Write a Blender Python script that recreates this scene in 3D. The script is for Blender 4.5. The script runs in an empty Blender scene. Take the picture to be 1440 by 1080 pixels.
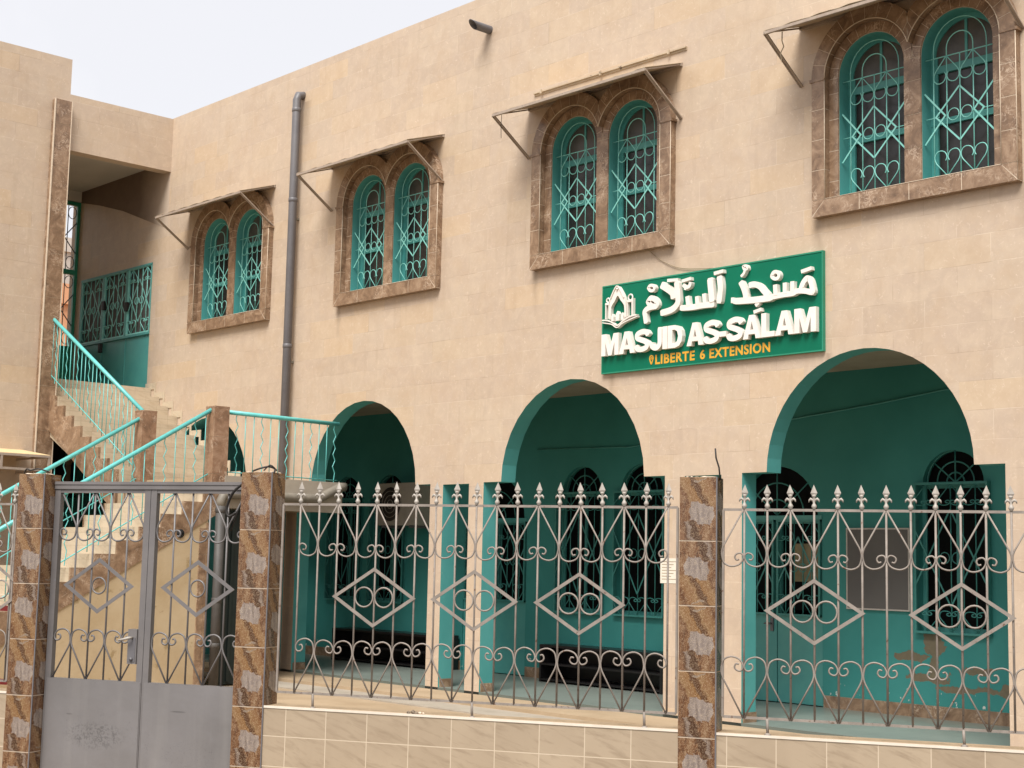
import bpy, bmesh, math, random
from math import sin, cos, pi, radians, sqrt, atan2
from mathutils import Vector, Matrix
random.seed(7)
SC = bpy.context.scene
COL = SC.collection

# ------------------------------------------------------------------ camera
H, D = 1.6, 11.0
F_PX, YAW, PITCH, ROLL = 2103.4, radians(-47.3628), radians(6.7533), radians(1.22684)
fw = Vector((sin(YAW)*cos(PITCH), cos(YAW)*cos(PITCH), sin(PITCH)))
rt = fw.cross(Vector((0, 0, 1))).normalized(); up = rt.cross(fw)
r2 = cos(ROLL)*rt + sin(ROLL)*up; u2 = -sin(ROLL)*rt + cos(ROLL)*up
cam_d = bpy.data.cameras.new('camera'); cam = bpy.data.objects.new('camera', cam_d); COL.objects.link(cam)
cam_d.sensor_width = 36; cam_d.lens = F_PX/1440*36; cam_d.clip_end = 2000; cam_d.clip_start = .1
cam.matrix_world = Matrix(((r2.x, u2.x, -fw.x, 0), (r2.y, u2.y, -fw.y, -D), (r2.z, u2.z, -fw.z, H), (0, 0, 0, 1)))
SC.camera = cam

# ------------------------------------------------------------------ sky, sun, exposure
SUN_EL, SUN_AZ = radians(54), radians(152)      # azimuth of the sun, measured from +Y towards +X
W = bpy.data.worlds.new('World'); SC.world = W; W.use_nodes = True
nt = W.node_tree; nt.nodes.clear()
def wn(t, **k):
    n = nt.nodes.new(t)
    for a, b in k.items(): setattr(n, a, b)
    return n
sky = wn('ShaderNodeTexSky', sky_type='NISHITA', sun_disc=False, sun_elevation=SUN_EL, sun_rotation=SUN_AZ)
tc = wn('ShaderNodeTexCoord'); nz = wn('ShaderNodeTexNoise'); nz.inputs['Scale'].default_value = 2.6; nz.inputs['Detail'].default_value = 5
rp = wn('ShaderNodeValToRGB'); rp.color_ramp.elements[0].position = .42; rp.color_ramp.elements[1].position = .58
rp.color_ramp.elements[0].color = (5.25, 5.23, 5.42, 1); rp.color_ramp.elements[1].color = (6.1, 6.0, 6.1, 1)
mx = wn('ShaderNodeMixRGB'); mx.inputs[0].default_value = .93
bg = wn('ShaderNodeBackground'); bg.inputs[1].default_value = .1; wo = wn('ShaderNodeOutputWorld')
nt.links.new(tc.outputs['Generated'], nz.inputs['Vector']); nt.links.new(nz.outputs['Fac'], rp.inputs[0])
nt.links.new(sky.outputs[0], mx.inputs[1]); nt.links.new(rp.outputs[0], mx.inputs[2])
nt.links.new(mx.outputs[0], bg.inputs[0]); nt.links.new(bg.outputs[0], wo.inputs[0])
sd = bpy.data.lights.new('sun', 'SUN'); sd.energy = 3.0; sd.angle = radians(30); sd.color = (1, .975, .938)
so = bpy.data.objects.new('sun', sd); COL.objects.link(so)
sdir = Vector((sin(SUN_AZ)*cos(SUN_EL), cos(SUN_AZ)*cos(SUN_EL), sin(SUN_EL)))
so.rotation_euler = sdir.to_track_quat('Z', 'Y').to_euler()
vs = SC.view_settings; vs.view_transform = 'Standard'; vs.look = 'None'; vs.gamma = 1; vs.use_curve_mapping = False; vs.exposure = 0.83
SC.cycles.max_bounces = 8; SC.cycles.diffuse_bounces = 4

# ------------------------------------------------------------------ materials
def lin(h):
    c = [int(h[i:i+2], 16)/255 for i in (0, 2, 4)]
    return tuple((x/12.92 if x <= .04045 else ((x+.055)/1.055)**2.4) for x in c) + (1,)
class Mat:
    def __init__(s, name, rough=.6, metal=0):
        s.m = bpy.data.materials.new(name); s.m.use_nodes = True; s.t = s.m.node_tree
        s.b = s.t.nodes['Principled BSDF']; s.b.inputs['Roughness'].default_value = rough; s.b.inputs['Metallic'].default_value = metal
    def n(s, t, ins=None, **k):
        n = s.t.nodes.new(t)
        for a, b in k.items(): setattr(n, a, b)
        for a, b in (ins or {}).items(): s.set(n.inputs[a], b)
        return n
    def set(s, i, v):
        if isinstance(v, bpy.types.NodeSocket): s.t.links.new(v, i)
        else: i.default_value = v
    def pos(s, rot=0):
        g = s.n('ShaderNodeNewGeometry').outputs['Position']
        if rot: g = s.n('ShaderNodeVectorRotate', {'Vector': g, 'Angle': -rot}, rotation_type='Z_AXIS').outputs[0]
        return g
    def math(s, op, a, b=0.0, c=None):
        n = s.n('ShaderNodeMath', operation=op); s.set(n.inputs[0], a); s.set(n.inputs[1], b)
        if c is not None: s.set(n.inputs[2], c)
        return n.outputs[0]
    def sep(s, v): return s.n('ShaderNodeSeparateXYZ', {0: v}).outputs
    def comb(s, x, y, z=0.0):
        return s.n('ShaderNodeCombineXYZ', {0: x, 1: y, 2: z}).outputs[0]
    def noise(s, v, scale, detail=4, rough=.55, dist=0):
        return s.n('ShaderNodeTexNoise', {'Vector': v, 'Scale': scale, 'Detail': detail, 'Roughness': rough, 'Distortion': dist}).outputs['Fac']
    def ramp(s, f, stops, interp='LINEAR'):
        n = s.n('ShaderNodeValToRGB', {0: f}); e = n.color_ramp.elements; n.color_ramp.interpolation = interp
        while len(e) < len(stops): e.new(.5)
        for i, (p, c) in enumerate(stops):
            e[i].position = p; e[i].color = lin(c) if isinstance(c, str) else ((c, c, c, 1) if isinstance(c, (int, float)) else c)
        return n.outputs[0]
    def mix(s, f, a, b, mode='MIX'):
        n = s.n('ShaderNodeMixRGB', blend_type=mode); s.set(n.inputs[0], f)
        s.set(n.inputs[1], lin(a) if isinstance(a, str) else a); s.set(n.inputs[2], lin(b) if isinstance(b, str) else b)
        return n.outputs[0]
    def color(s, c): s.set(s.b.inputs['Base Color'], lin(c) if isinstance(c, str) else c)
    def bump(s, h, st=.3, dist=.004):
        s.t.links.new(s.n('ShaderNodeBump', {'Height': h, 'Strength': st, 'Distance': dist}).outputs[0], s.b.inputs['Normal'])

TH = radians(27.93)                     # the street fence runs at this angle to the mosque wall

def paint(name, c1, c2, rough=.5, scale=6, metal=0, bump=.1, spots=None, spec=.5):
    m = Mat(name, rough, metal); p = m.pos(); m.b.inputs['Specular IOR Level'].default_value = spec
    f = m.noise(p, scale, 5, .6); col = m.mix(m.ramp(f, [(.35, 0.0), (.7, 1.0)]), c1, c2)
    if spots:
        f2 = m.noise(p, spots[1], 6, .65); col = m.mix(m.ramp(f2, [(spots[2], 0.0), (spots[2]+.04, 1.0)]), col, spots[0])
    m.color(col)
    if bump: m.bump(m.noise(p, scale*12, 3), bump)
    return m.m

def wall_tile(name='limestone_tile'):
    m = Mat(name, .55); p = m.pos(); x, y, z = m.sep(p)
    u = m.math('ADD', x, y); v = m.comb(u, z)
    br = m.n('ShaderNodeTexBrick', {'Vector': v, 'Color1': (0, 0, 0, 1), 'Color2': (1, 1, 1, 1), 'Mortar': (.5, .5, .5, 1), 'Scale': 1.0,
             'Mortar Size': .0022, 'Mortar Smooth': .25, 'Bias': 0.0, 'Brick Width': .62, 'Row Height': .242}, offset=.5)
    tone = m.ramp(br.outputs['Color'], [(0, 'b09d89'), (.3, 'b6a38f'), (.7, 'b9a792'), (.86, 'baa58b'), (1, 'bfa687')])
    n1 = m.noise(m.n('ShaderNodeVectorMath', {0: p, 1: (1.0, 1.0, 1.6)}, operation='MULTIPLY').outputs[0], 1.1, 5, .6)
    tone = m.mix(m.ramp(n1, [(.3, 0.0), (.72, .6)]), tone, 'b8a390')
    n2 = m.noise(p, 7, 8, .7, .6)
    tone = m.mix(m.ramp(n2, [(.42, 0.0), (.75, .55)]), tone, 'cbb79e')
    n2b = m.noise(p, 3.2, 6, .65, .3)
    tone = m.mix(m.ramp(n2b, [(.46, 0.0), (.72, .55)]), tone, 'b29a80')
    n3 = m.noise(p, 24, 6, .7, 1.2)
    tone = m.mix(m.ramp(n3, [(.58, 0.0), (.70, .7)]), tone, 'd3c1ac')
    n4 = m.noise(m.comb(m.math('MULTIPLY', u, 9.0), m.math('MULTIPLY', z, .7)), 1.0, 5, .6)
    tone = m.mix(m.math('MULTIPLY', m.ramp(n4, [(.55, 0.0), (.8, 1.0)]), .22), tone, '8f7b66')
    def streak(cx, w_, z1, L_):
        a_ = m.ramp(m.math('ABSOLUTE', m.math('SUBTRACT', m.math('ADD', x, m.math('MULTIPLY', m.math('SUBTRACT', m.noise(p, 6, 3), .5), .08)), cx)), [(0, 1.0), (w_, 0.0)])
        t_ = m.math('DIVIDE', m.math('SUBTRACT', z1, z), L_); b_ = m.ramp(t_, [(0, 1.0), (1.0, 0.0)])
        return m.math('MULTIPLY', m.math('MULTIPLY', a_, b_), m.math('MULTIPLY', m.math('GREATER_THAN', t_, 0.0), m.math('LESS_THAN', m.math('ABSOLUTE', y), .05)))
    f_ = streak(-12.45, .12, 7.62, .55)
    for q_ in ((-11.60, .06, 4.73, .5), (-9.62, .07, 4.73, .4), (-15.2, .06, 4.73, .5), (-7.9, .08, 4.73, .55), (-5.9, .08, 4.73, .5), (-16.1, .14, 7.6, .9), (-10.45, .06, 3.5, .35), (-7.8, .05, 3.5, .3)): f_ = m.math('MAXIMUM', f_, streak(*q_))
    tone = m.mix(m.math('MULTIPLY', f_, .42), tone, '6f5c49')
    jf = m.math('MULTIPLY', br.outputs['Fac'], m.ramp(m.noise(p, 1.7, 3), [(.35, .15), (.65, .8)]))
    jc = m.mix(m.ramp(m.noise(p, 2.3, 2), [(.45, 0.0), (.55, 1.0)]), '95806b', 'd2c2ac')
    m.color(m.mix(jf, tone, jc))
    m.bump(m.math('SUBTRACT', m.math('MULTIPLY', n3, .15), br.outputs['Fac']), .35, .002)
    return m.m

def marble(name, cols=('5f4938', '856b54', 'a98f76'), vein='c8b29c', scale=7, rough=.28, rot=0):
    m = Mat(name, rough); p = m.pos(rot)
    f = m.noise(p, scale, 8, .68, .8); c = m.ramp(f, [(.28, cols[0]), (.5, cols[1]), (.74, cols[2])])
    v = m.n('ShaderNodeTexNoise', {'Vector': p, 'Scale': scale*1.6, 'Detail': 6.0, 'Roughness': .6, 'Distortion': 1.5}).outputs['Fac']
    line = m.math('SUBTRACT', 1.0, m.math('MULTIPLY', m.math('ABSOLUTE', m.math('SUBTRACT', v, .5)), 30.0), None)
    line = m.n('ShaderNodeClamp', {0: line}).outputs[0]
    msk = m.ramp(m.noise(p, scale*.6, 3), [(.5, 0.0), (.62, .8)])
    c = m.mix(m.math('MULTIPLY', line, msk), c, vein)
    sp = m.noise(p, scale*9, 3, .5); c = m.mix(m.ramp(sp, [(.66, 0.0), (.75, .5)]), c, vein)
    m.color(c); return m.m

def picture_marble():
    """glossy printed pillar tile 25 x 40 cm; every tile carries the same print"""
    m = Mat('brown_onyx_tile', .22); p = m.pos(TH); x, y, z = m.sep(p)
    nx, ny, nzz = m.sep(m.n('ShaderNodeVectorRotate', {'Vector': m.n('ShaderNodeNewGeometry').outputs['Normal'], 'Angle': -TH}, rotation_type='Z_AXIS').outputs[0])
    side = m.math('GREATER_THAN', m.math('ABSOLUTE', nx), .5)
    at = m.n('ShaderNodeAttribute', attribute_name='tile', attribute_type='GEOMETRY').outputs['Vector']
    lu, lv, ls = m.sep(at)      # 0..1 across, 0..1 down each tile, seed
    def blob(cx, cy, rx, ry, soft=.25, nzk=.35, ang=0.0):
        v = m.comb(m.math('MULTIPLY', lu, .25), m.math('MULTIPLY', lv, .40), ls)
        d = m.n('ShaderNodeTexNoise', {'Vector': v, 'Scale': 16.0, 'Detail': 4.0, 'Roughness': .6}).outputs['Color']
        dx, dy, dz = m.sep(d)
        a = m.math('SUBTRACT', m.math('ADD', lu, m.math('MULTIPLY', m.math('SUBTRACT', dx, .5), nzk)), cx)
        b = m.math('SUBTRACT', m.math('ADD', lv, m.math('MULTIPLY', m.math('SUBTRACT', dy, .5), nzk*.6)), cy)
        ca, sa = cos(ang), sin(ang)
        a2 = m.math('ADD', m.math('MULTIPLY', a, ca), m.math('MULTIPLY', b, sa*1.6))
        b2 = m.math('SUBTRACT', m.math('MULTIPLY', b, ca), m.math('MULTIPLY', a, sa/1.6))
        r = m.math('SQRT', m.math('ADD', m.math('POWER', m.math('DIVIDE', a2, rx), 2.0), m.math('POWER', m.math('DIVIDE', b2, ry), 2.0)))
        return m.ramp(r, [(max(0, .5-soft/2), 1.0), (.5+soft/2, 0.0)])
    v = m.comb(m.math('MULTIPLY', lu, .25), m.math('MULTIPLY', lv, .40), ls)
    A = lambda p_, q_: m.math('ADD', p_, q_)
    S = lambda p_, q_: m.math('SUBTRACT', p_, q_)
    X = lambda p_, q_: m.math('MULTIPLY', p_, q_)
    wob = m.sep(m.n('ShaderNodeTexNoise', {'Vector': v, 'Scale': 15.0, 'Detail': 4.0, 'Roughness': .6}).outputs['Color'])
    wob2 = m.sep(m.n('ShaderNodeTexNoise', {'Vector': v, 'Scale': 46.0, 'Detail': 4.0, 'Roughness': .6}).outputs['Color'])
    U = A(A(lu, X(S(wob[0], .5), .30)), X(S(wob2[0], .5), .16)); V_ = A(A(lv, X(S(wob[1], .5), .18)), X(S(wob2[1], .5), .07))
    vert = m.comb(X(lu, .25), X(lv, .07), ls)
    diag = m.comb(X(S(lu, X(lv, .9)), .25), X(A(lu, lv), .05), ls)
    def tone(vec, sc_, stops, di=1.0): return m.ramp(m.noise(vec, sc_, 7, .62, di), stops)
    # lower ground: upright brown streaks
    c = tone(vert, 40, [(.34, '33221a'), (.42, '7a553f'), (.52, 'a87b5a'), (.62, 'cfac8a')])
    # upper half: tan and brown bands running down to the right
    t_ = S(U, X(V_, .85))
    band = m.ramp(A(X(t_, .6), .35), [(.05, 'b98f70'), (.22, 'cba483'), (.27, '7a4d33'), (.32, 'd8b287'), (.46, 'c99a68'), (.49, '4a2d1b'), (.57, '65401f'), (.61, 'd9b286'), (.76, 'c2946b'), (.84, '74492f'), (.92, 'b98d68')])
    band = m.mix(.3, band, tone(diag, 44, [(.30, .12), (.5, .5), (.70, .88)], 1.5), 'OVERLAY')
    top = m.ramp(A(V_, X(S(U, .5), -.12)), [(.40, 1.0), (.46, 0.0)])
    c = m.mix(top, c, band)
    # short white streak near the top edge
    g_ = m.math('MULTIPLY', m.math('LESS_THAN', m.math('ABSOLUTE', S(V_, A(.055, X(S(U, .5), -.10)))), .016), m.math('LESS_THAN', m.math('ABSOLUTE', S(U, .52)), .16))
    c = m.mix(g_, c, 'd9cbb8')
    # dark fold with a pale ridge, lower left
    f_ = S(U, A(.15, X(S(V_, .68), .55)))
    low = m.math('GREATER_THAN', V_, .70)
    fold = m.ramp(A(f_, .5), [(.30, 'b58a6c'), (.42, '5d4334'), (.45, 'a0948b'), (.53, 'c8bdb3'), (.55, '2c1e17'), (.70, '33241b'), (.76, '8a6248')])
    fm = X(low, m.math('LESS_THAN', f_, .24)); c = m.mix(fm, c, m.mix(.5, fold, tone(vert, 60, [(.3, .2), (.7, .85)]), 'OVERLAY'))
    # grey facet in the middle
    gx = m.math('ABSOLUTE', m.math('DIVIDE', S(A(U, X(S(V_, .58), .18)), .57), .35)); gy = m.math('ABSOLUTE', m.math('DIVIDE', S(A(V_, X(S(U, .5), -.16)), .575), .175))
    q_ = A(m.math('MAXIMUM', gx, gy), X(X(gx, gy), .25))
    c = m.mix(m.ramp(q_, [(1.0, .85), (1.14, 0.0)]), c, '3a281d')
    grey = tone(vert, 26, [(.32, '5a504a'), (.5, '6a605a'), (.68, '7e746c')])
    c = m.mix(m.ramp(q_, [(.96, 1.0), (1.02, 0.0)]), c, grey)
    c = m.mix(m.ramp(m.math('ABSOLUTE', S(m.noise(v, 30, 6, .7, 1.6), .5)), [(.0, .45), (.012, 0.0)]), c, 'dcc6a8')
    c = m.n('ShaderNodeHueSaturation', {'Saturation': 1.12, 'Value': 1.42, 'Color': c}).outputs[0]
    m.color(c); return m.m

def grid_tile(name, base, dark, joint, w, h, rot=0, phase=(0, 0), rough=.35, jw=.004, vert=True, streak=True):
    m = Mat(name, rough); p = m.pos(rot); x, y, z = m.sep(p)
    if vert: a, b = (x if rot else m.math('ADD', x, y)), z
    else: a, b = x, y
    a = m.math('ADD', a, phase[0]+100*w); b = m.math('ADD', b, phase[1]+100*h)
    fa = m.math('FRACT', m.math('DIVIDE', a, w)); fb = m.math('FRACT', m.math('DIVIDE', b, h))
    ja = m.math('LESS_THAN', fa, jw/w); jb = m.math('LESS_THAN', fb, jw/h); j = m.math('MAXIMUM', ja, jb)
    ia = m.math('FLOOR', m.math('DIVIDE', a, w)); ib = m.math('FLOOR', m.math('DIVIDE', b, h))
    wn_ = m.n('ShaderNodeTexWhiteNoise', {'Vector': m.comb(ia, ib)}, noise_dimensions='3D').outputs['Value']
    c = lin(base)
    v = m.comb(m.math('ADD', m.math('MULTIPLY', m.math('ADD', a, m.math('MULTIPLY', b, -.5)), 3.0), m.math('MULTIPLY', wn_, 9.0)), m.math('MULTIPLY', m.math('ADD', b, m.math('MULTIPLY', a, .35)), 16.0))
    n1 = m.noise(v, 1.3, 6, .65, .6)
    c = m.mix(m.ramp(n1, [(.5, 0.0), (.68, .6 if streak else .3)]), base, dark)
    c = m.mix(m.math('MULTIPLY', wn_, .25), c, dark)
    c = m.mix(m.ramp(m.noise(p, 2.1, 5, .6), [(.4, 0.0), (.8, .45)]), c, dark)
    m.color(m.mix(j, c, joint))
    m.bump(m.math('SUBTRACT', 1.0, j), .3, .002); return m.m

M = {}
M['wall'] = wall_tile()
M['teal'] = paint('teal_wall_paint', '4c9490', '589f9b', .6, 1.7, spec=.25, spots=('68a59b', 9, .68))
def teal_back():
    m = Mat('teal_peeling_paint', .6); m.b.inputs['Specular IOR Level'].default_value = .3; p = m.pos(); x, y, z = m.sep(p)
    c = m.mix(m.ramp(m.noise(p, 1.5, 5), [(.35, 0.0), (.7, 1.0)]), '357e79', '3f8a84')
    # flaked patches low on the wall near the right hand arch
    w = m.n('ShaderNodeTexNoise', {'Vector': p, 'Scale': 5.0, 'Detail': 6.0, 'Roughness': .6}).outputs['Color']
    dx, dy, dz = m.sep(w)
    X = m.math('ADD', x, m.math('MULTIPLY', m.math('SUBTRACT', dx, .5), .30)); Z = m.math('ADD', z, m.math('MULTIPLY', m.math('SUBTRACT', dz, .5), .24))
    def ell(cx, cz, rx, rz):
        return m.math('LESS_THAN', m.math('ADD', m.math('POWER', m.math('DIVIDE', m.math('SUBTRACT', X, cx), rx), 2.0), m.math('POWER', m.math('DIVIDE', m.math('SUBTRACT', Z, cz), rz), 2.0)), 1.0)
    f = ell(-7.99, .88, .14, .13)
    for a in ((-8.26, .76, .18, .055), (-7.99, .66, .05, .18), (-8.07, .56, .26, .04), (-7.77, .47, .24, .036), (-7.52, .66, .16, .04), (-7.45, .49, .22, .028), (-7.2, .50, .1, .05)):
        f = m.math('MAXIMUM', f, ell(*a))
    c = m.mix(f, c, m.mix(m.noise(p, 18, 4), '625846', '7e735e'))
    low = m.math('LESS_THAN', z, .46)
    fl = m.math('MULTIPLY', low, m.math('GREATER_THAN', m.noise(p, 11, 5, .65), .63))
    c = m.mix(fl, c, 'c9c7bd')
    m.color(c); m.bump(m.math('SUBTRACT', m.math('MULTIPLY', m.noise(p, 30, 3), .1), f), .5, .006); return m.m
M['teal_back'] = teal_back()
M['teal_metal'] = paint('turquoise_metal_paint', '7cc4b9', '8accc2', .35, 9, spots=('8fc9c0', 40, .7))
M['rail_paint'] = paint('light_turquoise_rail_paint', '5cb3af', '6abfba', .35, 20, spots=('3c6f6b', 30, .7))
M['door_teal'] = paint('teal_door_paint', '448c88', '50978f', .4, 3)
M['gate_green'] = paint('green_gate_paint', '1f7a5c', '24856a', .4, 3)
M['marble'] = marble('brown_emperador_marble')
M['marble_post'] = marble('striped_brown_marble', ('5a4334', '8a6b54', 'ac8f78'), 'cfb9a4', 5)
M['onyx'] = picture_marble()
M['cream'] = paint('cream_grout', 'c6b39d', 'd5c4ae', .7, 30)
M['cream_tile'] = grid_tile('cream_stair_tile', 'c3b49d', 'a8967d', '9c8c76', .30, .153, jw=.003, phase=(0, .01))
M['curb_tile'] = grid_tile('beige_wall_tile', 'a8967f', '86745f', 'c0af98', .30, .20, rot=TH, phase=(.07, .01), jw=.006)
M['floor_tile'] = grid_tile('grey_green_floor_tile', '808880', '6d756e', '5f665f', .40, .40, vert=False, jw=.004, streak=False)
M['concrete'] = paint('pale_concrete', 'a69b8b', '958a7b', .85, 3, bump=.3)
M['beige_floor'] = paint('beige_cement_screed', 'a89276', '998367', .85, 2.5, bump=.3)
M['plaster'] = paint('ochre_plaster', 'b5a283', 'a6906e', .85, 1.8, bump=.4, spots=('97825f', 2.2, .6))
def shaded_plaster():
    m = Mat('shaded_bare_plaster', .9); p = m.pos(); x, y, z = m.sep(p)
    f = m.math('ADD', m.math('DIVIDE', m.math('ADD', x, 20.5), .9), m.math('MULTIPLY', m.math('SUBTRACT', m.noise(p, 3, 4), .5), .5))  # painted slab shadow: dark plaster fading sideways into the wall colour
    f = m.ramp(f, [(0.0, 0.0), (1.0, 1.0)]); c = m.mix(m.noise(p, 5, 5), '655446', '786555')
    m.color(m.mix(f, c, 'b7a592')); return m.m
M['dark_plaster'] = shaded_plaster()
M['soffit'] = paint('pale_grey_soffit', 'b3aea4', 'bdb8ae', .9, 2)
M['under'] = paint('shade_dark_green_sheet', '17201d', '1f2a26', .6, 4)  # near-black green carries the shade under the landing
M['ceiling'] = paint('grey_ceiling_plaster', '9a8d7a', 'afa28e', .9, 2)
M['roof'] = paint('roof_cement', '8f867a', '9b9184', .9, 1)
M['iron'] = paint('grey_iron_paint', '7c7269', '91867c', .62, 14, spots=('644a3a', 26, .62))
M['gate_iron'] = paint('grey_gate_enamel', '656160', '716c6a', .38, 3, spots=('6a6a70', 7, .66))
def gate_sheet():
    m = Mat('scuffed_grey_sheet_metal', .4); p = m.pos(TH)
    c = m.mix(m.ramp(m.noise(p, 1.6, 4), [(.35, 0.0), (.7, 1.0)]), '6a6664', '757170')
    sc = m.noise(p, 30, 6, .7, 2.5); msk = m.ramp(m.noise(p, 3.1, 4), [(.56, 0.0), (.66, 1.0)])
    c = m.mix(m.math('MULTIPLY', m.ramp(sc, [(.58, 0.0), (.66, .8)]), msk), c, '4b4a4e')
    x_, y_, z_ = m.sep(p); u_ = m.math('ADD', x_, 11*sin(TH))
    def spot(cu, cz, ru, rz, f0=.5):
        e = m.math('ADD', m.math('POWER', m.math('DIVIDE', m.math('SUBTRACT', u_, cu), ru), 2.0), m.math('POWER', m.math('DIVIDE', m.math('SUBTRACT', z_, cz), rz), 2.0))
        return m.ramp(e, [(.3, 1.0), (1.0, 0.0)])
    sm = m.math('MULTIPLY', spot(-6.4, .30, .28, .11), m.ramp(m.noise(p, 26, 5, .7, 2.0), [(.50, 0.0), (.56, 1.0)]))
    sm = m.math('MAXIMUM', sm, spot(-5.72, .50, .07, .007)); sm = m.math('MAXIMUM', sm, spot(-6.62, .44, .03, .006))
    sm = m.math('MAXIMUM', sm, m.math('MULTIPLY', spot(-5.6, .2, .3, .14), m.ramp(m.noise(p, 40, 5, .7, 3.0), [(.57, 0.0), (.62, .7)])))
    c = m.mix(m.math('MULTIPLY', sm, .5), c, '403d3c')
    c = m.mix(m.ramp(m.noise(m.n('ShaderNodeVectorMath', {0: p, 1: (6, 6, .5)}, operation='MULTIPLY').outputs[0], 1.2, 5), [(.5, 0.0), (.8, .35)]), c, '8f8a85')
    m.bump(m.noise(p, 3.5, 3, .5), .4, .02)
    m.color(c); return m.m
M['sheet'] = gate_sheet()
M['spear'] = paint('silver_grey_cast_iron', '9a9288', 'a79f95', .5, 30, spots=('8c7a6a', 30, .7))
M['pvc'] = paint('grey_pvc', '605d5f', '6b6869', .45, 5)
M['pvc_dark'] = paint('blackened_grey_pvc', '413e3b', '4d4945', .6, 9)
M['pvc_dirty'] = paint('dusty_grey_pvc', '6e675c', '81796c', .6, 9)
M['awning'] = paint('weathered_awning_sheet', 'b9a78e', 'a5937c', .6, 5, spots=('7a6a58', 12, .62))
M['awning_frame'] = paint('dusty_awning_steel', '97877a', 'a69787', .6, 20, spots=('55483d', 20, .66))
M['glass_pale'] = paint('dusty_pale_fanlight_glass', '413d38', '57514a', .3, 6, bump=0)
M['glass'] = paint('dusty_dark_glass', '24211f', '2e2a27', .25, 5, bump=0)
M['dark_glass'] = paint('dark_portico_glass', '050606', '080909', .6, 3, bump=0, spec=.1)
M['grille_dark'] = paint('dark_teal_grille_paint', '377a74', '428a83', .5, 9)
M['black'] = paint('black_void_shade', '0b0c0c', '101212', .8, 3, bump=0)  # black stands in for the shade inside voids and holes
M['room'] = paint('dim_room_wall', '3d423f', '343836', .9, 3, bump=0)
M['sign_green'] = paint('green_sign_board', '006349', '006a4f', .6, 2, bump=0, spec=.2)
M['letter'] = paint('white_acrylic_letter', 'e6dfd6', 'ded5cb', .35, 8, bump=0)
M['yellow'] = paint('orange_yellow_vinyl', 'd9a233', 'd39a2a', .5, 8, bump=0)
M['board'] = paint('grey_notice_board', '5b5755', '64605d', .6, 2, bump=0)
M['alu'] = paint('aluminium_trim', 'b5ada5', 'bfb7af', .4, 20, metal=0.2, bump=0)
M['bench'] = paint('black_lacquered_wood', '131112', '1b1718', .35, 4)
M['ac'] = paint('dusty_white_ac_casing', '9d9488', 'a89f92', .5, 6)
M['ac_dark'] = paint('ac_grille_shadow', '2a211d', '332824', .6, 9)
M['wire'] = paint('dark_cable', '1c1917', '28231f', .6, 9, bump=0)
M['wire_light'] = paint('pale_cable', '8c7c66', '99886f', .6, 9, bump=0)
M['paper'] = paint('white_paper', 'd8d0c0', 'cfc7b8', .8, 20, bump=0)
M['red'] = paint('dark_red_enamel', '6e1d1c', '7d2623', .4, 9)
M['steel'] = paint('bright_steel', 'c5bfb6', 'aca59c', .3, 20, metal=.5)
M['rubble'] = paint('grey_brown_rubble', '5b4d40', '8c7c69', .9, 30)
M['curb_top'] = paint('white_tile_edge', 'd9cdbd', 'cbbfae', .5, 6)
M['orange'] = paint('orange_render', 'dba27c', 'd59a72', .8, .5, bump=0)
M['palewall'] = paint('pale_grey_render', 'b9b2aa', 'c4bdb5', .8, .5, bump=0)
M['asphalt'] = paint('street_asphalt', '3d3a37', '47433f', .9, 2, bump=.4)
M['earth'] = paint('sandy_ground', '9c8768', '8d785b', .95, .6, bump=.4)
M['tan_awning'] = paint('cream_canopy_sheet', 'd9bf92', 'cfb487', .6, 4)
M['curtain'] = paint('yellowed_glass', '8d7c55', '6d6a50', .3, 9, bump=0)

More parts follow.
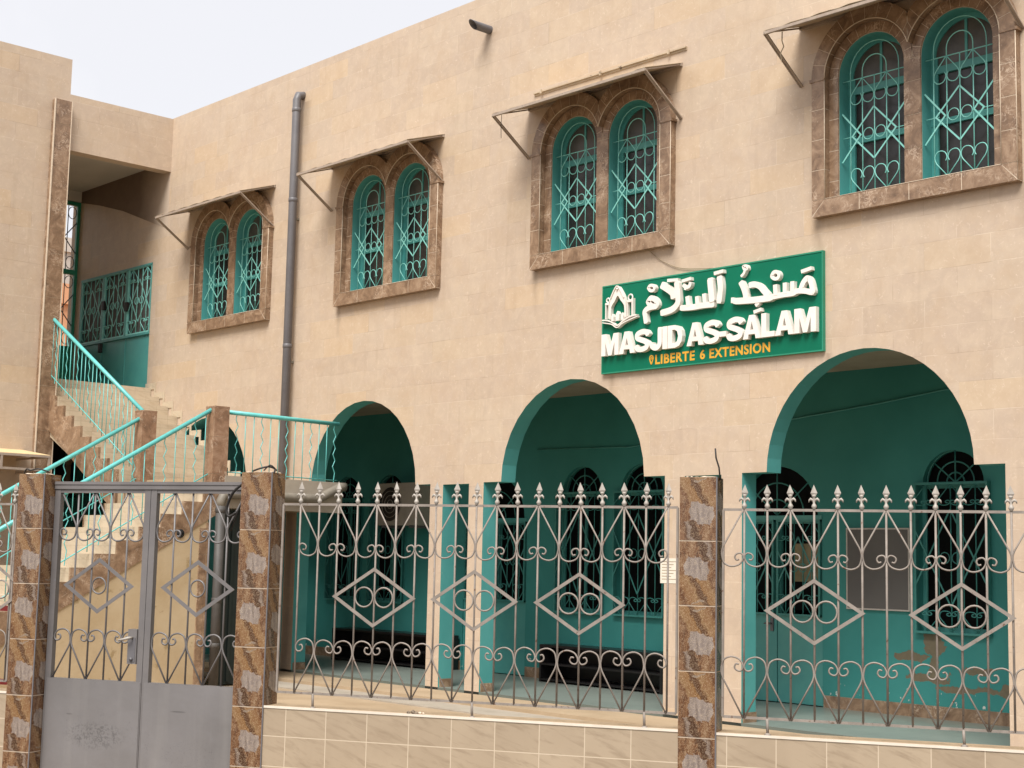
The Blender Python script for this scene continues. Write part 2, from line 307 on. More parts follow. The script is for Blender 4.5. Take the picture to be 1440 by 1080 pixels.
# ------------------------------------------------------------------ mesh helpers
class MB:
    def __init__(s): s.v = []; s.f = []; s.mi = []; s.sm = []; s.uv = {}
    def add(s, vs_, fs, mi=0, smooth=False):
        o = len(s.v); s.v += [tuple(v) for v in vs_]
        for f in fs: s.f.append([i+o for i in f]); s.mi.append(mi); s.sm.append(smooth)
    def box(s, x0, x1, y0, y1, z0, z1, mi=0):
        x0, x1 = min(x0, x1), max(x0, x1); y0, y1 = min(y0, y1), max(y0, y1); z0, z1 = min(z0, z1), max(z0, z1)
        s.add([(x0, y0, z0), (x1, y0, z0), (x1, y1, z0), (x0, y1, z0), (x0, y0, z1), (x1, y0, z1), (x1, y1, z1), (x0, y1, z1)],
              [(0, 3, 2, 1), (4, 5, 6, 7), (0, 1, 5, 4), (1, 2, 6, 5), (2, 3, 7, 6), (3, 0, 4, 7)], mi); return s
    def prism(s, poly, axis, lo, hi, mi=0, side_mi=None):
        """poly: 2D points; axis 'y': (x,z) extruded along y; 'x': (y,z) along x; 'z': (x,y) along z"""
        a = sum(poly[i][0]*poly[(i+1) % len(poly)][1]-poly[(i+1) % len(poly)][0]*poly[i][1] for i in range(len(poly)))
        if a < 0: poly = poly[::-1]
        mk = {'y': lambda p, t: (p[0], t, p[1]), 'x': lambda p, t: (t, p[0], p[1]), 'z': lambda p, t: (p[0], p[1], t)}[axis]
        n = len(poly); V = [mk(p, lo) for p in poly]+[mk(p, hi) for p in poly]
        s.add(V, [tuple(range(n))] + [tuple(range(2*n-1, n-1, -1))] if axis == 'y' else [tuple(range(n-1, -1, -1)), tuple(range(n, 2*n))], mi)
        sf = [((i, i+n, (i+1) % n+n, (i+1) % n) if axis == 'y' else (i, (i+1) % n, (i+1) % n+n, i+n)) for i in range(n)]
        o = len(s.v)-2*n
        for f in sf: s.f.append([k+o for k in f]); s.mi.append(mi if side_mi is None else side_mi); s.sm.append(False)
        return s
    def tube(s, pts, r, n=6, mi=0, closed=False, smooth=True, flat=None):
        """round (or n=4 square) section along a polyline; flat=(w,t) in the xz plane gives a flat bar"""
        P = [Vector(p) for p in pts]; N = len(P); rings = []
        ref = None
        for i in range(N):
            if closed: t = (P[(i+1) % N]-P[i-1])
            else: t = (P[min(i+1, N-1)]-P[max(i-1, 0)])
            t.normalize()
            if ref is None:
                ref = Vector((0, 1, 0)) if abs(t.y) < .9 else Vector((1, 0, 0))
            b = t.cross(ref).normalized(); a = b.cross(t).normalized(); ref = a
            rr = r[i] if isinstance(r, (list, tuple)) else r
            # mitre
            k = 1.0
            if not closed and 0 < i < N-1 or closed:
                d1 = (P[i]-P[i-1]).normalized(); d2 = (P[(i+1) % N]-P[i]).normalized()
                c = max(.35, sqrt(max(0, (1+d1.dot(d2))/2))); k = 1/c
            ring = []
            for j in range(n):
                ang = 2*pi*(j+.5)/n
                if flat: q = a*(cos(ang)*sqrt(2)*flat[1]/2)+b*(sin(ang)*sqrt(2)*flat[0]/2*k)
                else: q = a*(cos(ang)*rr)+b*(sin(ang)*rr*k)
                ring.append(P[i]+q)
            rings.append(ring)
        V = [v for R_ in rings for v in R_]; F = []
        for i in range(N if closed else N-1):
            i2 = (i+1) % N
            for j in range(n):
                F.append((i*n+j, i*n+(j+1) % n, i2*n+(j+1) % n, i2*n+j))
        if not closed: F += [tuple(range(n-1, -1, -1)), tuple((N-1)*n+j for j in range(n))]
        s.add(V, F, mi, smooth and n > 4); return s
    def lathe(s, c, prof, n=12, mi=0, axis='z', smooth=True):
        V = []; F = []
        for (r, h) in prof:
            for j in range(n):
                a = 2*pi*j/n
                V.append((c[0]+r*cos(a), c[1]+r*sin(a), c[2]+h) if axis == 'z' else (c[0]+r*cos(a), c[1]+h, c[2]+r*sin(a)))
        for i in range(len(prof)-1):
            for j in range(n): F.append((i*n+j, i*n+(j+1) % n, (i+1)*n+(j+1) % n, (i+1)*n+j))
        F += [tuple(range(n-1, -1, -1)), tuple((len(prof)-1)*n+j for j in range(n))]
        s.add(V, F, mi, smooth); return s
    def mesh(s, name, mats, off=(0, 0, 0)):
        me = bpy.data.meshes.new(name)
        me.from_pydata([(v[0]-off[0], v[1]-off[1], v[2]-off[2]) for v in s.v], [], s.f)
        for m in mats: me.materials.append(m)
        me.polygons.foreach_set('material_index', s.mi); me.polygons.foreach_set('use_smooth', s.sm)
        bm = bmesh.new(); bm.from_mesh(me); bmesh.ops.recalc_face_normals(bm, faces=bm.faces); bm.to_mesh(me); bm.free()
        me.update(); return me

def wloc(o):
    v = Vector((0, 0, 0)); rz = 0
    ch = []
    while o: ch.append(o); o = o.parent
    m = Matrix()
    for o in reversed(ch): m = m @ Matrix.LocRotScale(o.location, o.rotation_euler, None)
    return m.translation
def obj(name, mb, mats, parent=None, label=None, local=False, loc=None):
    """link one mesh object. vertices are given in world space unless local=True"""
    if not isinstance(mats, (list, tuple)): mats = [mats]
    off = (0, 0, 0) if (local or parent is None) else tuple(wloc(parent))
    if loc is not None and parent is None: off = loc
    me = mb.mesh(name, mats, off) if isinstance(mb, MB) else mb
    o = bpy.data.objects.new(name, me); COL.objects.link(o)
    if parent: o.parent = parent
    elif loc is not None: o.location = loc
    if label: o['label'] = label
    return o
def tag(o, label, cat, group=None):
    o['label'] = label; o['category'] = cat
    if group: o['group'] = group
    return o
def thing(name, label, cat, loc=(0, 0, 0), rz=0, group=None):
    o = bpy.data.objects.new(name, None); o.empty_display_size = .2; COL.objects.link(o)
    o.location = loc; o.rotation_euler = (0, 0, rz); return tag(o, label, cat, group)
def sub(name, parent, loc=(0, 0, 0), rz=0, label=None):
    """an Empty that is a part (holds sub-parts); loc is local to its parent"""
    o = bpy.data.objects.new(name, None); o.empty_display_size = .1; COL.objects.link(o); o.parent = parent
    o.location = loc; o.rotation_euler = (0, 0, rz)
    if label: o['label'] = label
    return o
def structure(o): o['kind'] = 'structure'; return o
def copy_tree(o, parent=None):
    c = o.copy(); COL.objects.link(c); c.parent = parent
    for ch in list(o.children): copy_tree(ch, c)
    return c
def arc(cx, cz, r, a0, a1, n):
    return [(cx+r*cos(radians(a0+(a1-a0)*i/n)), cz+r*sin(radians(a0+(a1-a0)*i/n))) for i in range(n+1)]
def smooth_pts(pts, k=4):
    """catmull-rom"""
    out = []; n = len(pts)
    for i in range(n-1):
        p0, p1, p2, p3 = pts[max(i-1, 0)], pts[i], pts[i+1], pts[min(i+2, n-1)]
        for j in range(k):
            t = j/k
            out.append(tuple(.5*((2*p1[d])+(-p0[d]+p2[d])*t+(2*p0[d]-5*p1[d]+4*p2[d]-p3[d])*t*t+(-p0[d]+3*p1[d]-3*p2[d]+p3[d])*t**3) for d in range(len(p1))))
    out.append(tuple(pts[-1])); return out
def holed(outer, holes, y0, y1, name):
    """wall in the xz plane with holes, extruded from y0 to y1, as a mesh"""
    cu = bpy.data.curves.new(name+'_outline', 'CURVE'); cu.dimensions = '2D'; cu.fill_mode = 'BOTH'; cu.extrude = abs(y1-y0)/2
    for P in [outer]+holes:
        sp = cu.splines.new('POLY'); sp.points.add(len(P)-1)
        for i, (x, z) in enumerate(P): sp.points[i].co = (x, z, 0, 1)
        sp.use_cyclic_u = True
    ob = bpy.data.objects.new(name, cu); COL.objects.link(ob)
    dg = bpy.context.evaluated_depsgraph_get(); me = bpy.data.meshes.new_from_object(ob.evaluated_get(dg))
    bpy.data.objects.remove(ob); bpy.data.curves.remove(cu)
    for v in me.vertices: v.co = (v.co.x, (y0+y1)/2+v.co.z, v.co.y)
    bm = bmesh.new(); bm.from_mesh(me); bmesh.ops.remove_doubles(bm, verts=bm.verts, dist=1e-5)
    bmesh.ops.recalc_face_normals(bm, faces=bm.faces); bm.to_mesh(me); bm.free()
    me.materials.clear()
    for p in me.polygons: p.use_smooth = False
    return me
def text_mesh(txt, x0, x1, z0, z1, y_front, depth, bold=.0, spacing=1.0):
    cu = bpy.data.curves.new('lettering', 'FONT'); cu.body = txt; cu.size = 1; cu.extrude = .5; cu.offset = bold; cu.space_character = spacing
    cu.resolution_u = 4
    ob = bpy.data.objects.new('lettering', cu); COL.objects.link(ob)
    dg = bpy.context.evaluated_depsgraph_get(); me = bpy.data.meshes.new_from_object(ob.evaluated_get(dg))
    bpy.data.objects.remove(ob); bpy.data.curves.remove(cu)
    xs = [v.co.x for v in me.vertices]; ys = [v.co.y for v in me.vertices]
    sx = (x1-x0)/(max(xs)-min(xs)); sy = (z1-z0)/(max(ys)-min(ys)); mx0, my0 = min(xs), min(ys)
    for v in me.vertices: v.co = ((v.co.x-mx0)*sx+x0, y_front+(.5-v.co.z)*depth, (v.co.y-my0)*sy+z0)
    bm = bmesh.new(); bm.from_mesh(me); bmesh.ops.recalc_face_normals(bm, faces=bm.faces); bm.to_mesh(me); bm.free()
    me.materials.clear(); return me

# ------------------------------------------------------------------ ground
def sheet(name, poly, z, m):
    mb = MB(); mb.add([(x, y, z) for x, y in poly], [tuple(range(len(poly)))]); return structure(obj(name, mb, m))
CF = Vector((0, -D, 0)); tv = Vector((cos(TH), sin(TH), 0)); nv = Vector((-sin(TH), cos(TH), 0))
def FW(u, d, z=0): return CF+tv*u+nv*d+Vector((0, 0, z))      # fence frame -> world
sheet('ground', [(-700, -700), (700, -700), (700, 700), (-700, 700)], -.17, M['earth'])
a, b, c, d = FW(-30, -6), FW(30, -6), FW(30, 8.6), FW(-30, 8.6)
sheet('street', [(a.x, a.y), (b.x, b.y), (c.x, c.y), (d.x, d.y)], -.15, M['asphalt'])
b, c, = FW(-16, 9.40), FW(5.6, 9.40)
sheet('courtyard_floor', [(b.x, b.y), (c.x, c.y), (2.8, -1.1), (-19.57, -1.1)], .10, M['beige_floor'])
mb = MB(); mb.box(-19.5, 3, -1.1, -.66, .0, .115); structure(obj('drain_channel_path', mb, M['concrete']))
mb = MB(); mb.box(-22.7, 3, -.66, -.0, .0, .15); structure(obj('portico_step', mb, M['beige_floor']))
mb = MB(); mb.box(-22.7, 3, -.0, 2.0, .0, .178); structure(obj('portico_floor', mb, M['floor_tile']))

# ------------------------------------------------------------------ mosque building
XL, XE = -22.7, 3.0
TOP = 8.09
bld = thing('mosque_building', 'two storey mosque clad in beige stone tiles, with ground floor arcade and twin arched windows', 'building', (-10, 0, 0))
ARCH = [-21.8, -18.2, -14.62, -11.04, -7.43, -3.83, -.23]
WIN = [-17.755, -14.215, -10.615, -6.91, -3.3]
holes = []
for cx in ARCH:
    a = arc(cx, 2.46, 1.05, 0, 180, 18 if cx < -11 else 26)
    x0, x1 = cx-1.335, cx+1.325
    if cx < -21: x0 = XL+.25
    holes.append([(x0, .02), (x1, .02), (x1, 2.46)]+a+[(x0, 2.46)])
for cx in ARCH[1:]:
    holes.append([(cx-2.03, .02), (cx-1.58, .02), (cx-1.58, 2.45), (cx-2.03, 2.45)])
for cx in WIN:
    for s_ in (-1, 1):
        c0 = cx+s_*.4225
        holes.append([(c0-.3375, 4.885), (c0+.3375, 4.885)]+arc(c0, 6.0, .3375, 0, 180, 18))
WT = .21
holes.append([(-22.26, 4.02), (-19.98, 4.02), (-19.98, 5.95), (-22.26, 5.95)])
me = holed([(XL, -.2), (XE, -.2), (XE, TOP), (XL, TOP)], holes, 0, WT, 'front_wall')
for m_ in (M['wall'], M['teal']): me.materials.append(m_)
for p in me.polygons:
    c = p.center
    if p.normal.y < -.5: p.material_index = 0
    elif abs(p.normal.y) > .5: p.material_index = 1
    else: p.material_index = 0 if (c.z > 8 or c.x < XL+.05 or c.x > XE-.05) else 1
me.transform(Matrix.Translation((10, 0, 0)))
fwall = obj('front_wall', me, [], bld)
# parapet behind, side walls, roof, floors, back wall of the portico
mb = MB(); mb.box(XL+.003, XL+.2, WT, 9, -.2, TOP); mb.box(XE-.2, XE-.003, WT, 9, -.1, TOP); mb.box(XL+.003, XE-.003, 9, 9.2, -.1, TOP); obj('outer_wall', mb, M['wall'], bld)
mb = MB(); mb.box(XL+.2, XE-.2, WT, 9, 7.45, 7.65); obj('roof', mb, M['roof'], bld)
mb = MB(); mb.box(XL+.2, XE-.2, WT, 9, 3.64, 4.0); obj('portico_ceiling', mb, M['ceiling'], bld)
for a_, b_ in ((-19.2, -19.0), (XL+.2, XL+.22)): mb = MB(); mb.box(a_, b_, WT, 2.0, .1, 3.64); obj('end_wall', mb, M['teal'], bld)
bh = []
BWIN = [-7.77, -11.84, -12.82, -16.6, -17.6, -5.9, -2.2]
BDOOR = [-9.9, -14.38, -3.9]
for cx in BWIN:
    bh.append([(cx-.39, 1.0), (cx+.39, 1.0), (cx+.39, 2.43), (cx+.335, 2.43)]+arc(cx, 2.43, .335, 0, 180, 16)[1:]+[(cx-.39, 2.43)])
for cx in BDOOR:
    bh.append([(cx-.6, .10), (cx+.6, .10), (cx+.6, 2.13), (cx+.55, 2.13)]+arc(cx, 2.13, .55, 0, 180, 18)[1:]+[(cx-.6, 2.13)])
me = holed([(XL+.2, -.05), (XE-.2, -.05), (XE-.2, 3.64), (XL+.2, 3.64)], bh, 2.0, 2.2, 'portico_wall')
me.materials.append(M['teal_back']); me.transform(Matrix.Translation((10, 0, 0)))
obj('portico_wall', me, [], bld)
# skirting along the portico wall
mb = MB()
edges = sorted([(c-.62, c+.62) for c in BDOOR]); x = -19.0
for a, b in edges+[(XE-.2, XE)]:
    mb.box(x, a, 1.985, 2.0, .17, .30); x = b
obj('skirting', mb, M['marble'], bld)
# rooms behind
mb = MB(); mb.box(XL+.2, XE-.2, 4.6, 4.7, 0, 3.64); mb.box(XL+.2, XE-.2, 2.2, 4.6, .05, .12); obj('prayer_room', mb, M['room'], bld)
mb = MB(); mb.box(XL+.2, XE-.2, 3.2, 3.3, 4, 7.45); mb.box(-19.75, -19.65, WT, 3.2, 4, 7.45); obj('upper_room', mb, M['room'], bld)

# arcade pier skirting: marble foot on the teal reveals
for cx in ARCH[2:]:
    for xe, sg in ((cx-1.335, 1), (cx+1.325, -1), (cx-2.03, 1), (cx-1.58, -1)):
        mb = MB(); mb.box(xe, xe+sg*.012, .02, WT-.0, .15, .27); obj('pier_foot', mb, M['marble'], bld)

# ---- scroll shapes shared by every wrought iron pattern
LOBE = [(.93, .64), (1.0, .72), (1.005, .81), (.9, .94), (.58, 1.0), (.22, .965), (.05, .88), (.04, .81), (.15, .765), (.33, .78), (.41, .83), (.34, .885), (.22, .875)]
def lobe(x0, z0, sx, sz, y=0.0, k=3):
    pts = [(.03, .0)]+smooth_pts(LOBE, k)
    return [(x0+p[0]*sx, y, z0+p[1]*sz) for p in pts]
def heart(mb, x0, z0, sx, sz, r, y=0.0, mi=0, sides=(-1, 1), k=3):
    for s_ in sides: mb.tube(lobe(x0, z0, s_*sx, sz, y, k), r, 5, mi)
LOBE2 = [(.86, .52), (1.0, .68), (.99, .84), (.80, .97), (.50, 1.0), (.20, .93), (.05, .78), (.08, .66), (.16, .60)]
def heart2(mb, x0, z0, sx, sz, r, y=0.0):
    for s_ in (-1, 1): mb.tube([(x0, y, z0)]+[(x0+p[0]*sx*s_, y, z0+p[1]*sz) for p in smooth_pts(LOBE2, 3)], r, 5)
def ring(mb, cx, cz, R_, r, y=0.0, n=18, mi=0):
    mb.tube([(cx+R_*cos(2*pi*i/n), y, cz+R_*sin(2*pi*i/n)) for i in range(n)], r, 6, mi, closed=True)

# ---- twin arched windows
def window_surround():
    mb = MB(); g = .0032
    def blk(poly, p, mi=0):
        cx_ = sum(q[0] for q in poly)/len(poly); cz_ = sum(q[1] for q in poly)/len(poly)
        q = []
        for x_, z_ in poly:
            dx, dz = cx_-x_, cz_-z_; L = sqrt(dx*dx+dz*dz); q.append((x_+dx/L*g*1.2, z_+dz/L*g*1.2))
        mb.prism(q, 'y', -p, -.001, 0)
    PO, PI = .082, .012
    # outer band: jambs
    for s_ in (-1, 1):
        zs = [4.885, 5.16, 5.44, 5.72, 6.0]
        for a, b in zip(zs, zs[1:]):
            blk([(s_*.862, a), (s_*1.005, a), (s_*1.005, b), (s_*.862, b)], PO)
        mb.box(s_*.866, s_*1.0, -PO+.002, -.0005, 4.885, 6.0, 1)
        zs = [4.885, 5.05, 5.33, 5.62, 5.86, 6.0]
        for a, b in zip(zs, zs[1:]):
            blk([(s_*.761, a), (s_*.862, a), (s_*.862, b), (s_*.761, b)], PI)
        mb.box(s_*.765, s_*.862, -PI+.002, -.0005, 4.885, 6.0, 1)
    # sill with mitred ends
    blk([(-1.005, 4.73), (-.5, 4.73), (-.5, 4.885), (-.862, 4.885)], PO)
    blk([(-.5, 4.73), (0, 4.73), (0, 4.885), (-.5, 4.885)], PO)
    blk([(0, 4.73), (.5, 4.73), (.5, 4.885), (0, 4.885)], PO)
    blk([(.5, 4.73), (1.005, 4.73), (.862, 4.885), (.5, 4.885)], PO)
    blk([(-.862, 4.885), (-1.005, 4.885), (-1.005, 4.74)], PO); blk([(.862, 4.885), (1.005, 4.885), (1.005, 4.74)], PO)
    mb.box(-1.0, 1.0, -PO+.002, -.0005, 4.735, 4.882, 1)
    # mullion
    zs = [4.885, 5.2, 5.5, 5.8, 6.0]
    for a, b in zip(zs, zs[1:]): blk([(-.085, a), (.085, a), (.085, b), (-.085, b)], PI)
    mb.box(-.08, .08, -PI+.004, -.0005, 4.885, 6.02, 1)
    # arches
    for s_ in (-1, 1):
        c0 = s_*.4225
        def cl(x_): return max(x_, .0015) if s_ > 0 else min(x_, -.0015)
        def seg(r0, r1, n, p, amin=0, amax=180, back=True):
            for i in range(n):
                a0, a1 = amin+(amax-amin)*i/n, amin+(amax-amin)*(i+1)/n
                if s_ < 0: a0, a1 = 180-a1, 180-a0
                A_ = arc(c0, 6.0, r0, a0, a1, 3); B_ = arc(c0, 6.0, r1, a1, a0, 3)
                poly = [(cl(x_), z_) for x_, z_ in A_+B_]
                blk(poly, p)
            A_ = arc(c0, 6.0, r0+.009, 0, 180 if amax == 180 else amax, 24) if s_ > 0 else arc(c0, 6.0, r0+.009, 180-amax, 180, 24)
            B_ = arc(c0, 6.0, r1-.009, 0, amax, 24) if s_ > 0 else arc(c0, 6.0, r1-.009, 180-amax, 180, 24)
            poly = [(cl(x_), z_) for x_, z_ in A_+B_[::-1]]
            for i in range(24):
                mb.prism([poly[i], poly[i+1], poly[len(poly)-2-i], poly[len(poly)-1-i]], 'y', -p+.002, -.0005, 1)
            return
        seg(.3385, .438, 13, PI)
        seg(.440, .585, 11, PO, 0, 163)
        # cream bead along the arris
        e = arc(c0, 6.0, .441, 0, 163, 26) if s_ > 0 else arc(c0, 6.0, .441, 17, 180, 26)
        mb.tube([(x_, -PO-.001, z_) for x_, z_ in e], .0045, 5, 1)
        # impost
        mb.box(c0+s_*.44, c0+s_*.60, -PO-.008, -.001, 5.985, 6.012, 0)
    for s_ in (-1, 1):
        mb.tube([(s_*.863, -PO-.001, 4.885), (s_*.863, -PO-.001, 5.985)], .0042, 5, 1)
    mb.tube([(-.863, -PO-.001, 4.886), (.863, -PO-.001, 4.886)], .003, 5, 1)
    mb.tube([(1.004, -PO, 4.735), (1.004, -PO, 5.98)], .0035, 5, 1)
    return mb
def window_grille(c0):
    mb = MB(); r = .0054; z0, z1 = 4.915, 5.965; y = .05; w = .33
    for x in (-.25, -.125, 0, .125, .25): mb.tube([(c0+x, y, z0), (c0+x, y, z1)], r, 5)
    mb.tube([(c0-w, y+.004, z0), (c0+w, y+.004, z0)], r, 5); mb.tube([(c0-w, y+.004, z1), (c0+w, y+.004, z1)], r, 5)
    mb.tube([(c0-w, y+.004, 5.44), (c0-.2, y+.004, 5.44)], r*.8, 5); mb.tube([(c0+.2, y+.004, 5.44), (c0+w, y+.004, 5.44)], r*.8, 5)
    for s_ in (-1, 1):
        heart2(mb, c0+s_*.125, z0, .119, .225, r*.85, y-.004)
        heart2(mb, c0+s_*.125, z1, .119, -.235, r*.85, y-.004)
        ring(mb, c0+s_*.0625, 5.44, .052, r*.8, y-.004, 14)
        # two interlocking lozenges drawn as flat bars
        mb.tube([(c0, y-.01, 5.675), (c0+s_*.226, y-.01, 5.44), (c0, y-.01, 5.205)], r, 4, flat=(.014, .004))
        mb.tube([(c0+s_*w, y-.013, 5.665), (c0+s_*.135, y-.013, 5.44), (c0+s_*w, y-.013, 5.215)], r, 4, flat=(.014, .004))
    mb.tube([(c0+x, y, z) for x, z in [(-.25, z1)]+arc(0, 6.03, .25, 180, 0, 16)+[(.25, z1)]], r*.8, 5)
    mb.tube([(c0+x, y, z) for x, z in [(-.125, z1)]+arc(0, 6.03, .125, 180, 0, 12)+[(.125, z1)]], r, 5)
    return mb
def window_frame(c0):
    mb = MB(); y0, y1 = .15, .195; w = .3375
    for s_ in (-1, 1): mb.box(c0+s_*w, c0+s_*(w-.065), y0, y1, 4.885, 6.0)
    mb.box(c0-w, c0+w, y0+.003, y1, 4.885, 4.945); mb.box(c0-w, c0+w, y0-.004, y1, 5.86, 5.925)
    mb.box(c0-w, c0+w, y0-.006, y1-.004, 5.40, 5.455)
    P = arc(c0, 6.0, w, 0, 180, 20); Q = arc(c0, 6.0, w-.045, 0, 180, 20)
    for i in range(20): mb.prism([P[i], P[i+1], Q[i+1], Q[i]], 'y', y0, y1)
    mb.box(c0-.012, c0+.012, y0+.006, y1, 5.925, 6.30)
    return mb
def window_pane(c0):
    mb = MB(); mb.box(c0-.336, c0+.336, .172, .178, 4.9, 6.0); return mb
w0 = sub('window', bld, (WIN[0]+10, 0, 0))
obj('surround', window_surround(), [M['marble'], M['cream']], w0, local=True)
for s_ in (-1, 1):
    obj('frame', window_frame(s_*.4225), M['door_teal'], w0, local=True)
    obj('pane', window_pane(s_*.4225), M['glass'], w0, local=True)
    mb = MB(); mb.prism([(s_*.4225-.336, 5.93), (s_*.4225+.336, 5.93)]+arc(s_*.4225, 6.001, .334, 0, 180, 18), 'y', .165, .171); obj('fanlight_pane', mb, M['glass_pale'], w0, local=True)
    obj('grille', window_grille(s_*.4225), M['teal_metal'], w0, local=True)
for x in WIN[1:]:
    c = copy_tree(w0, bld); c.location = (x+10, 0, 0)

# ---- awnings over the windows
def awning(cx, sag=0.0, flash=False):
    a = sub('awning', bld, (cx+10, 0, 0)); hw = 1.11; zf, zw, yf = 6.40, 6.585, -.56
    mb = MB(); n = 22      # thin sheet, slightly wavy
    V = []; F = []
    for k, dz in ((0, 0), (1, -.005)):
        for i in range(n+1):
            x = -hw+2*hw*i/n; wv = .006*sin(i*2.1+sag*9)+sag*.012*sin(pi*i/n)
            V += [(x, -.001, zw+dz+.3*wv), (x, yf, zf+dz+wv)]
    m2 = 2*(n+1)
    for i in range(n):
        F.append((2*i, 2*i+1, 2*i+3, 2*i+2)); F.append((m2+2*i, m2+2*i+2, m2+2*i+3, m2+2*i+1))
        F.append((2*i+1, m2+2*i+1, m2+2*i+3, 2*i+3)); F.append((2*i, 2*i+2, m2+2*i+2, m2+2*i))
    F += [(0, m2, m2+1, 1), (2*n, 2*n+1, m2+2*n+1, m2+2*n)]
    mb.add(V, F); obj('sheet', mb, M['awning'], a, local=True)
    mb = MB(); mb.box(-hw, hw, yf-.004, yf+.022, zf-.035, zf-.008); mb.box(-hw, hw, -.03, -.002, zw-.04, zw-.012)
    for s_ in (-1, 1):
        mb.tube([(s_*(hw-.015), -.01, zw-.02), (s_*(hw-.015), yf, zf-.02)], .01, 4)
    mb.tube([(0, -.01, zw-.02), (0, yf, zf-.02)], .01, 4)
    obj('frame', mb, M['awning_frame'], a, local=True)
    for s_ in (-1, 1):
        mb = MB(); mb.tube([(s_*(hw-.01), -.003, 6.01), (s_*(hw-.01), yf+.01, zf-.02)], .016, 4, flat=(.032, .012))
        mb.tube([(s_*(hw-.01)-.012, -.003, 6.01), (s_*(hw-.01)-.012, yf+.01, zf-.02)], .016, 4, flat=(.008, .03))
        obj('brace', mb, M['awning_frame'], a, local=True)
    if flash:
        mb = MB(); mb.box(-hw+.08, hw+.06, -.03, -.001, 6.72, 6.735); mb.box(-hw+.08, hw+.06, -.012, -.001, 6.70, 6.72)
        for x in (-.9, 0, .95): mb.box(x-.012, x+.012, -.045, -.03, 6.70, 6.745)
        obj('flashing_strip', mb, M['awning'], a, local=True)
    return a
awning(-17.85, .5); awning(-14.32, 0); awning(-10.64, -.6, True); awning(-6.98, .8); awning(-3.4, .3)

# ---- barred windows and doors of the portico
def fan_grille(mb, cx, cz, R_, y, r=.008):
    for q in (1.0, .66, .33):
        mb.tube([(x, y, z) for x, z in arc(cx, cz, R_*q-.01, 0, 180, 18)], r, 5)
    for a in (40, 90, 140):
        mb.tube([(cx, y-.004, cz), (cx+(R_-.01)*cos(radians(a)), y-.004, cz+(R_-.01)*sin(radians(a)))], r, 5)
def panel_grille(mb, x0, x1, z0, z1, y, nb=5, r=.0065, fr=.022):
    """bars with scrolls top and bottom and a tall crossed diamond, as on the portico windows"""
    mb.box(x0, x1, y-.015, y+.015, z0, z0+fr); mb.box(x0, x1, y-.015, y+.015, z1-fr, z1)
    mb.box(x0, x0+fr, y-.016, y+.016, z0, z1); mb.box(x1-fr, x1, y-.016, y+.016, z0, z1)
    s = (x1-x0)/(nb+1); cx = (x0+x1)/2; h = z1-z0
    for i in range(nb): mb.tube([(x0+s*(i+1), y, z0), (x0+s*(i+1), y, z1)], r, 5)
    for k in (1, nb) if nb > 2 else (1,):
        heart(mb, x0+s*k, z0+fr, s*.95, .2, r*.85, y-.006); heart(mb, x0+s*k, z1-fr, s*.95, -.2, r*.85, y-.006)
    if nb >= 5:
        heart(mb, cx, z0+fr, s*.95, .2, r*.85, y-.006); heart(mb, cx, z1-fr, s*.95, -.2, r*.85, y-.006)
    zm = (z0+z1)/2; q = h*.32
    for s_ in (-1, 1):
        mb.tube([(cx, y-.01, zm+q), (cx+s_*(x1-x0)*.48, y-.01, zm-q*.55)], r, 4, flat=(.016, .004))
        mb.tube([(cx, y-.012, zm-q), (cx+s_*(x1-x0)*.48, y-.012, zm+q*.55)], r, 4, flat=(.016, .004))
        ring(mb, cx+s_*s*.5, zm, s*.4, r*.8, y-.006, 12)
bw0 = sub('barred_window', bld, (BWIN[0]+10, 2.0, 0))
mb = MB(); panel_grille(mb, -.40, .40, .99, 2.45, -.05); mb.box(-.40, -.385, -.05, 0, 1.0, 2.44); mb.box(.385, .40, -.05, 0, 1.0, 2.44); mb.box(-.40, .40, -.05, 0, .985, .999)
mb.box(-.40, .40, -.05, 0, 2.44, 2.455); fan_grille(mb, 0, 2.455, .32, .05)
obj('grille', mb, M['grille_dark'], bw0, local=True)
mb = MB(); mb.box(-.39, -.345, .08, .13, 1.0, 2.43); mb.box(.345, .39, .08, .13, 1.0, 2.43); mb.box(-.39, .39, .077, .13, 2.40, 2.45); mb.box(-.39, .39, .077, .13, 1.0, 1.05)
mb.box(-.02, .02, .083, .13, 1.0, 2.4); obj('frame', mb, M['door_teal'], bw0, local=True)
mb = MB(); mb.box(-.38, .38, .10, .105, 1.0, 2.43); mb.prism(arc(0, 2.43, .33, 0, 180, 14), 'y', .10, .105); obj('pane', mb, M['dark_glass'], bw0, local=True)
for x in BWIN[1:]:
    c = copy_tree(bw0, bld); c.location = (x+10, 2.0, 0)
dr0 = sub('door', bld, (BDOOR[0]+10, 2.0, 0))
mb = MB(); fan_grille(mb, 0, 2.15, .54, .03); obj('fanlight_grille', mb, M['grille_dark'], dr0, local=True)
mb = MB(); mb.prism(arc(0, 2.15, .545, 0, 180, 16), 'y', .12, .125); mb.box(-.54, .54, .10, .105, 1.15, 2.08); obj('pane', mb, M['dark_glass'], dr0, local=True)
for s_ in (-1, 1):
    mb = MB(); mb.box(s_*.006, s_*.595, .03, .07, .185, 1.09); mb.box(s_*.006, s_*.05, .03, .07, 1.09, 2.10); mb.box(s_*.55, s_*.595, .03, .07, 1.09, 2.10)
    mb.box(s_*.006, s_*.595, .03, .07, 2.06, 2.10); obj('door_leaf', mb, M['door_teal'], dr0, local=True)
    mb = MB(); panel_grille(mb, min(s_*.02, s_*.58), max(s_*.02, s_*.58), 1.09, 2.10, .0, 4); obj('grille', mb, M['grille_dark'], dr0, local=True)
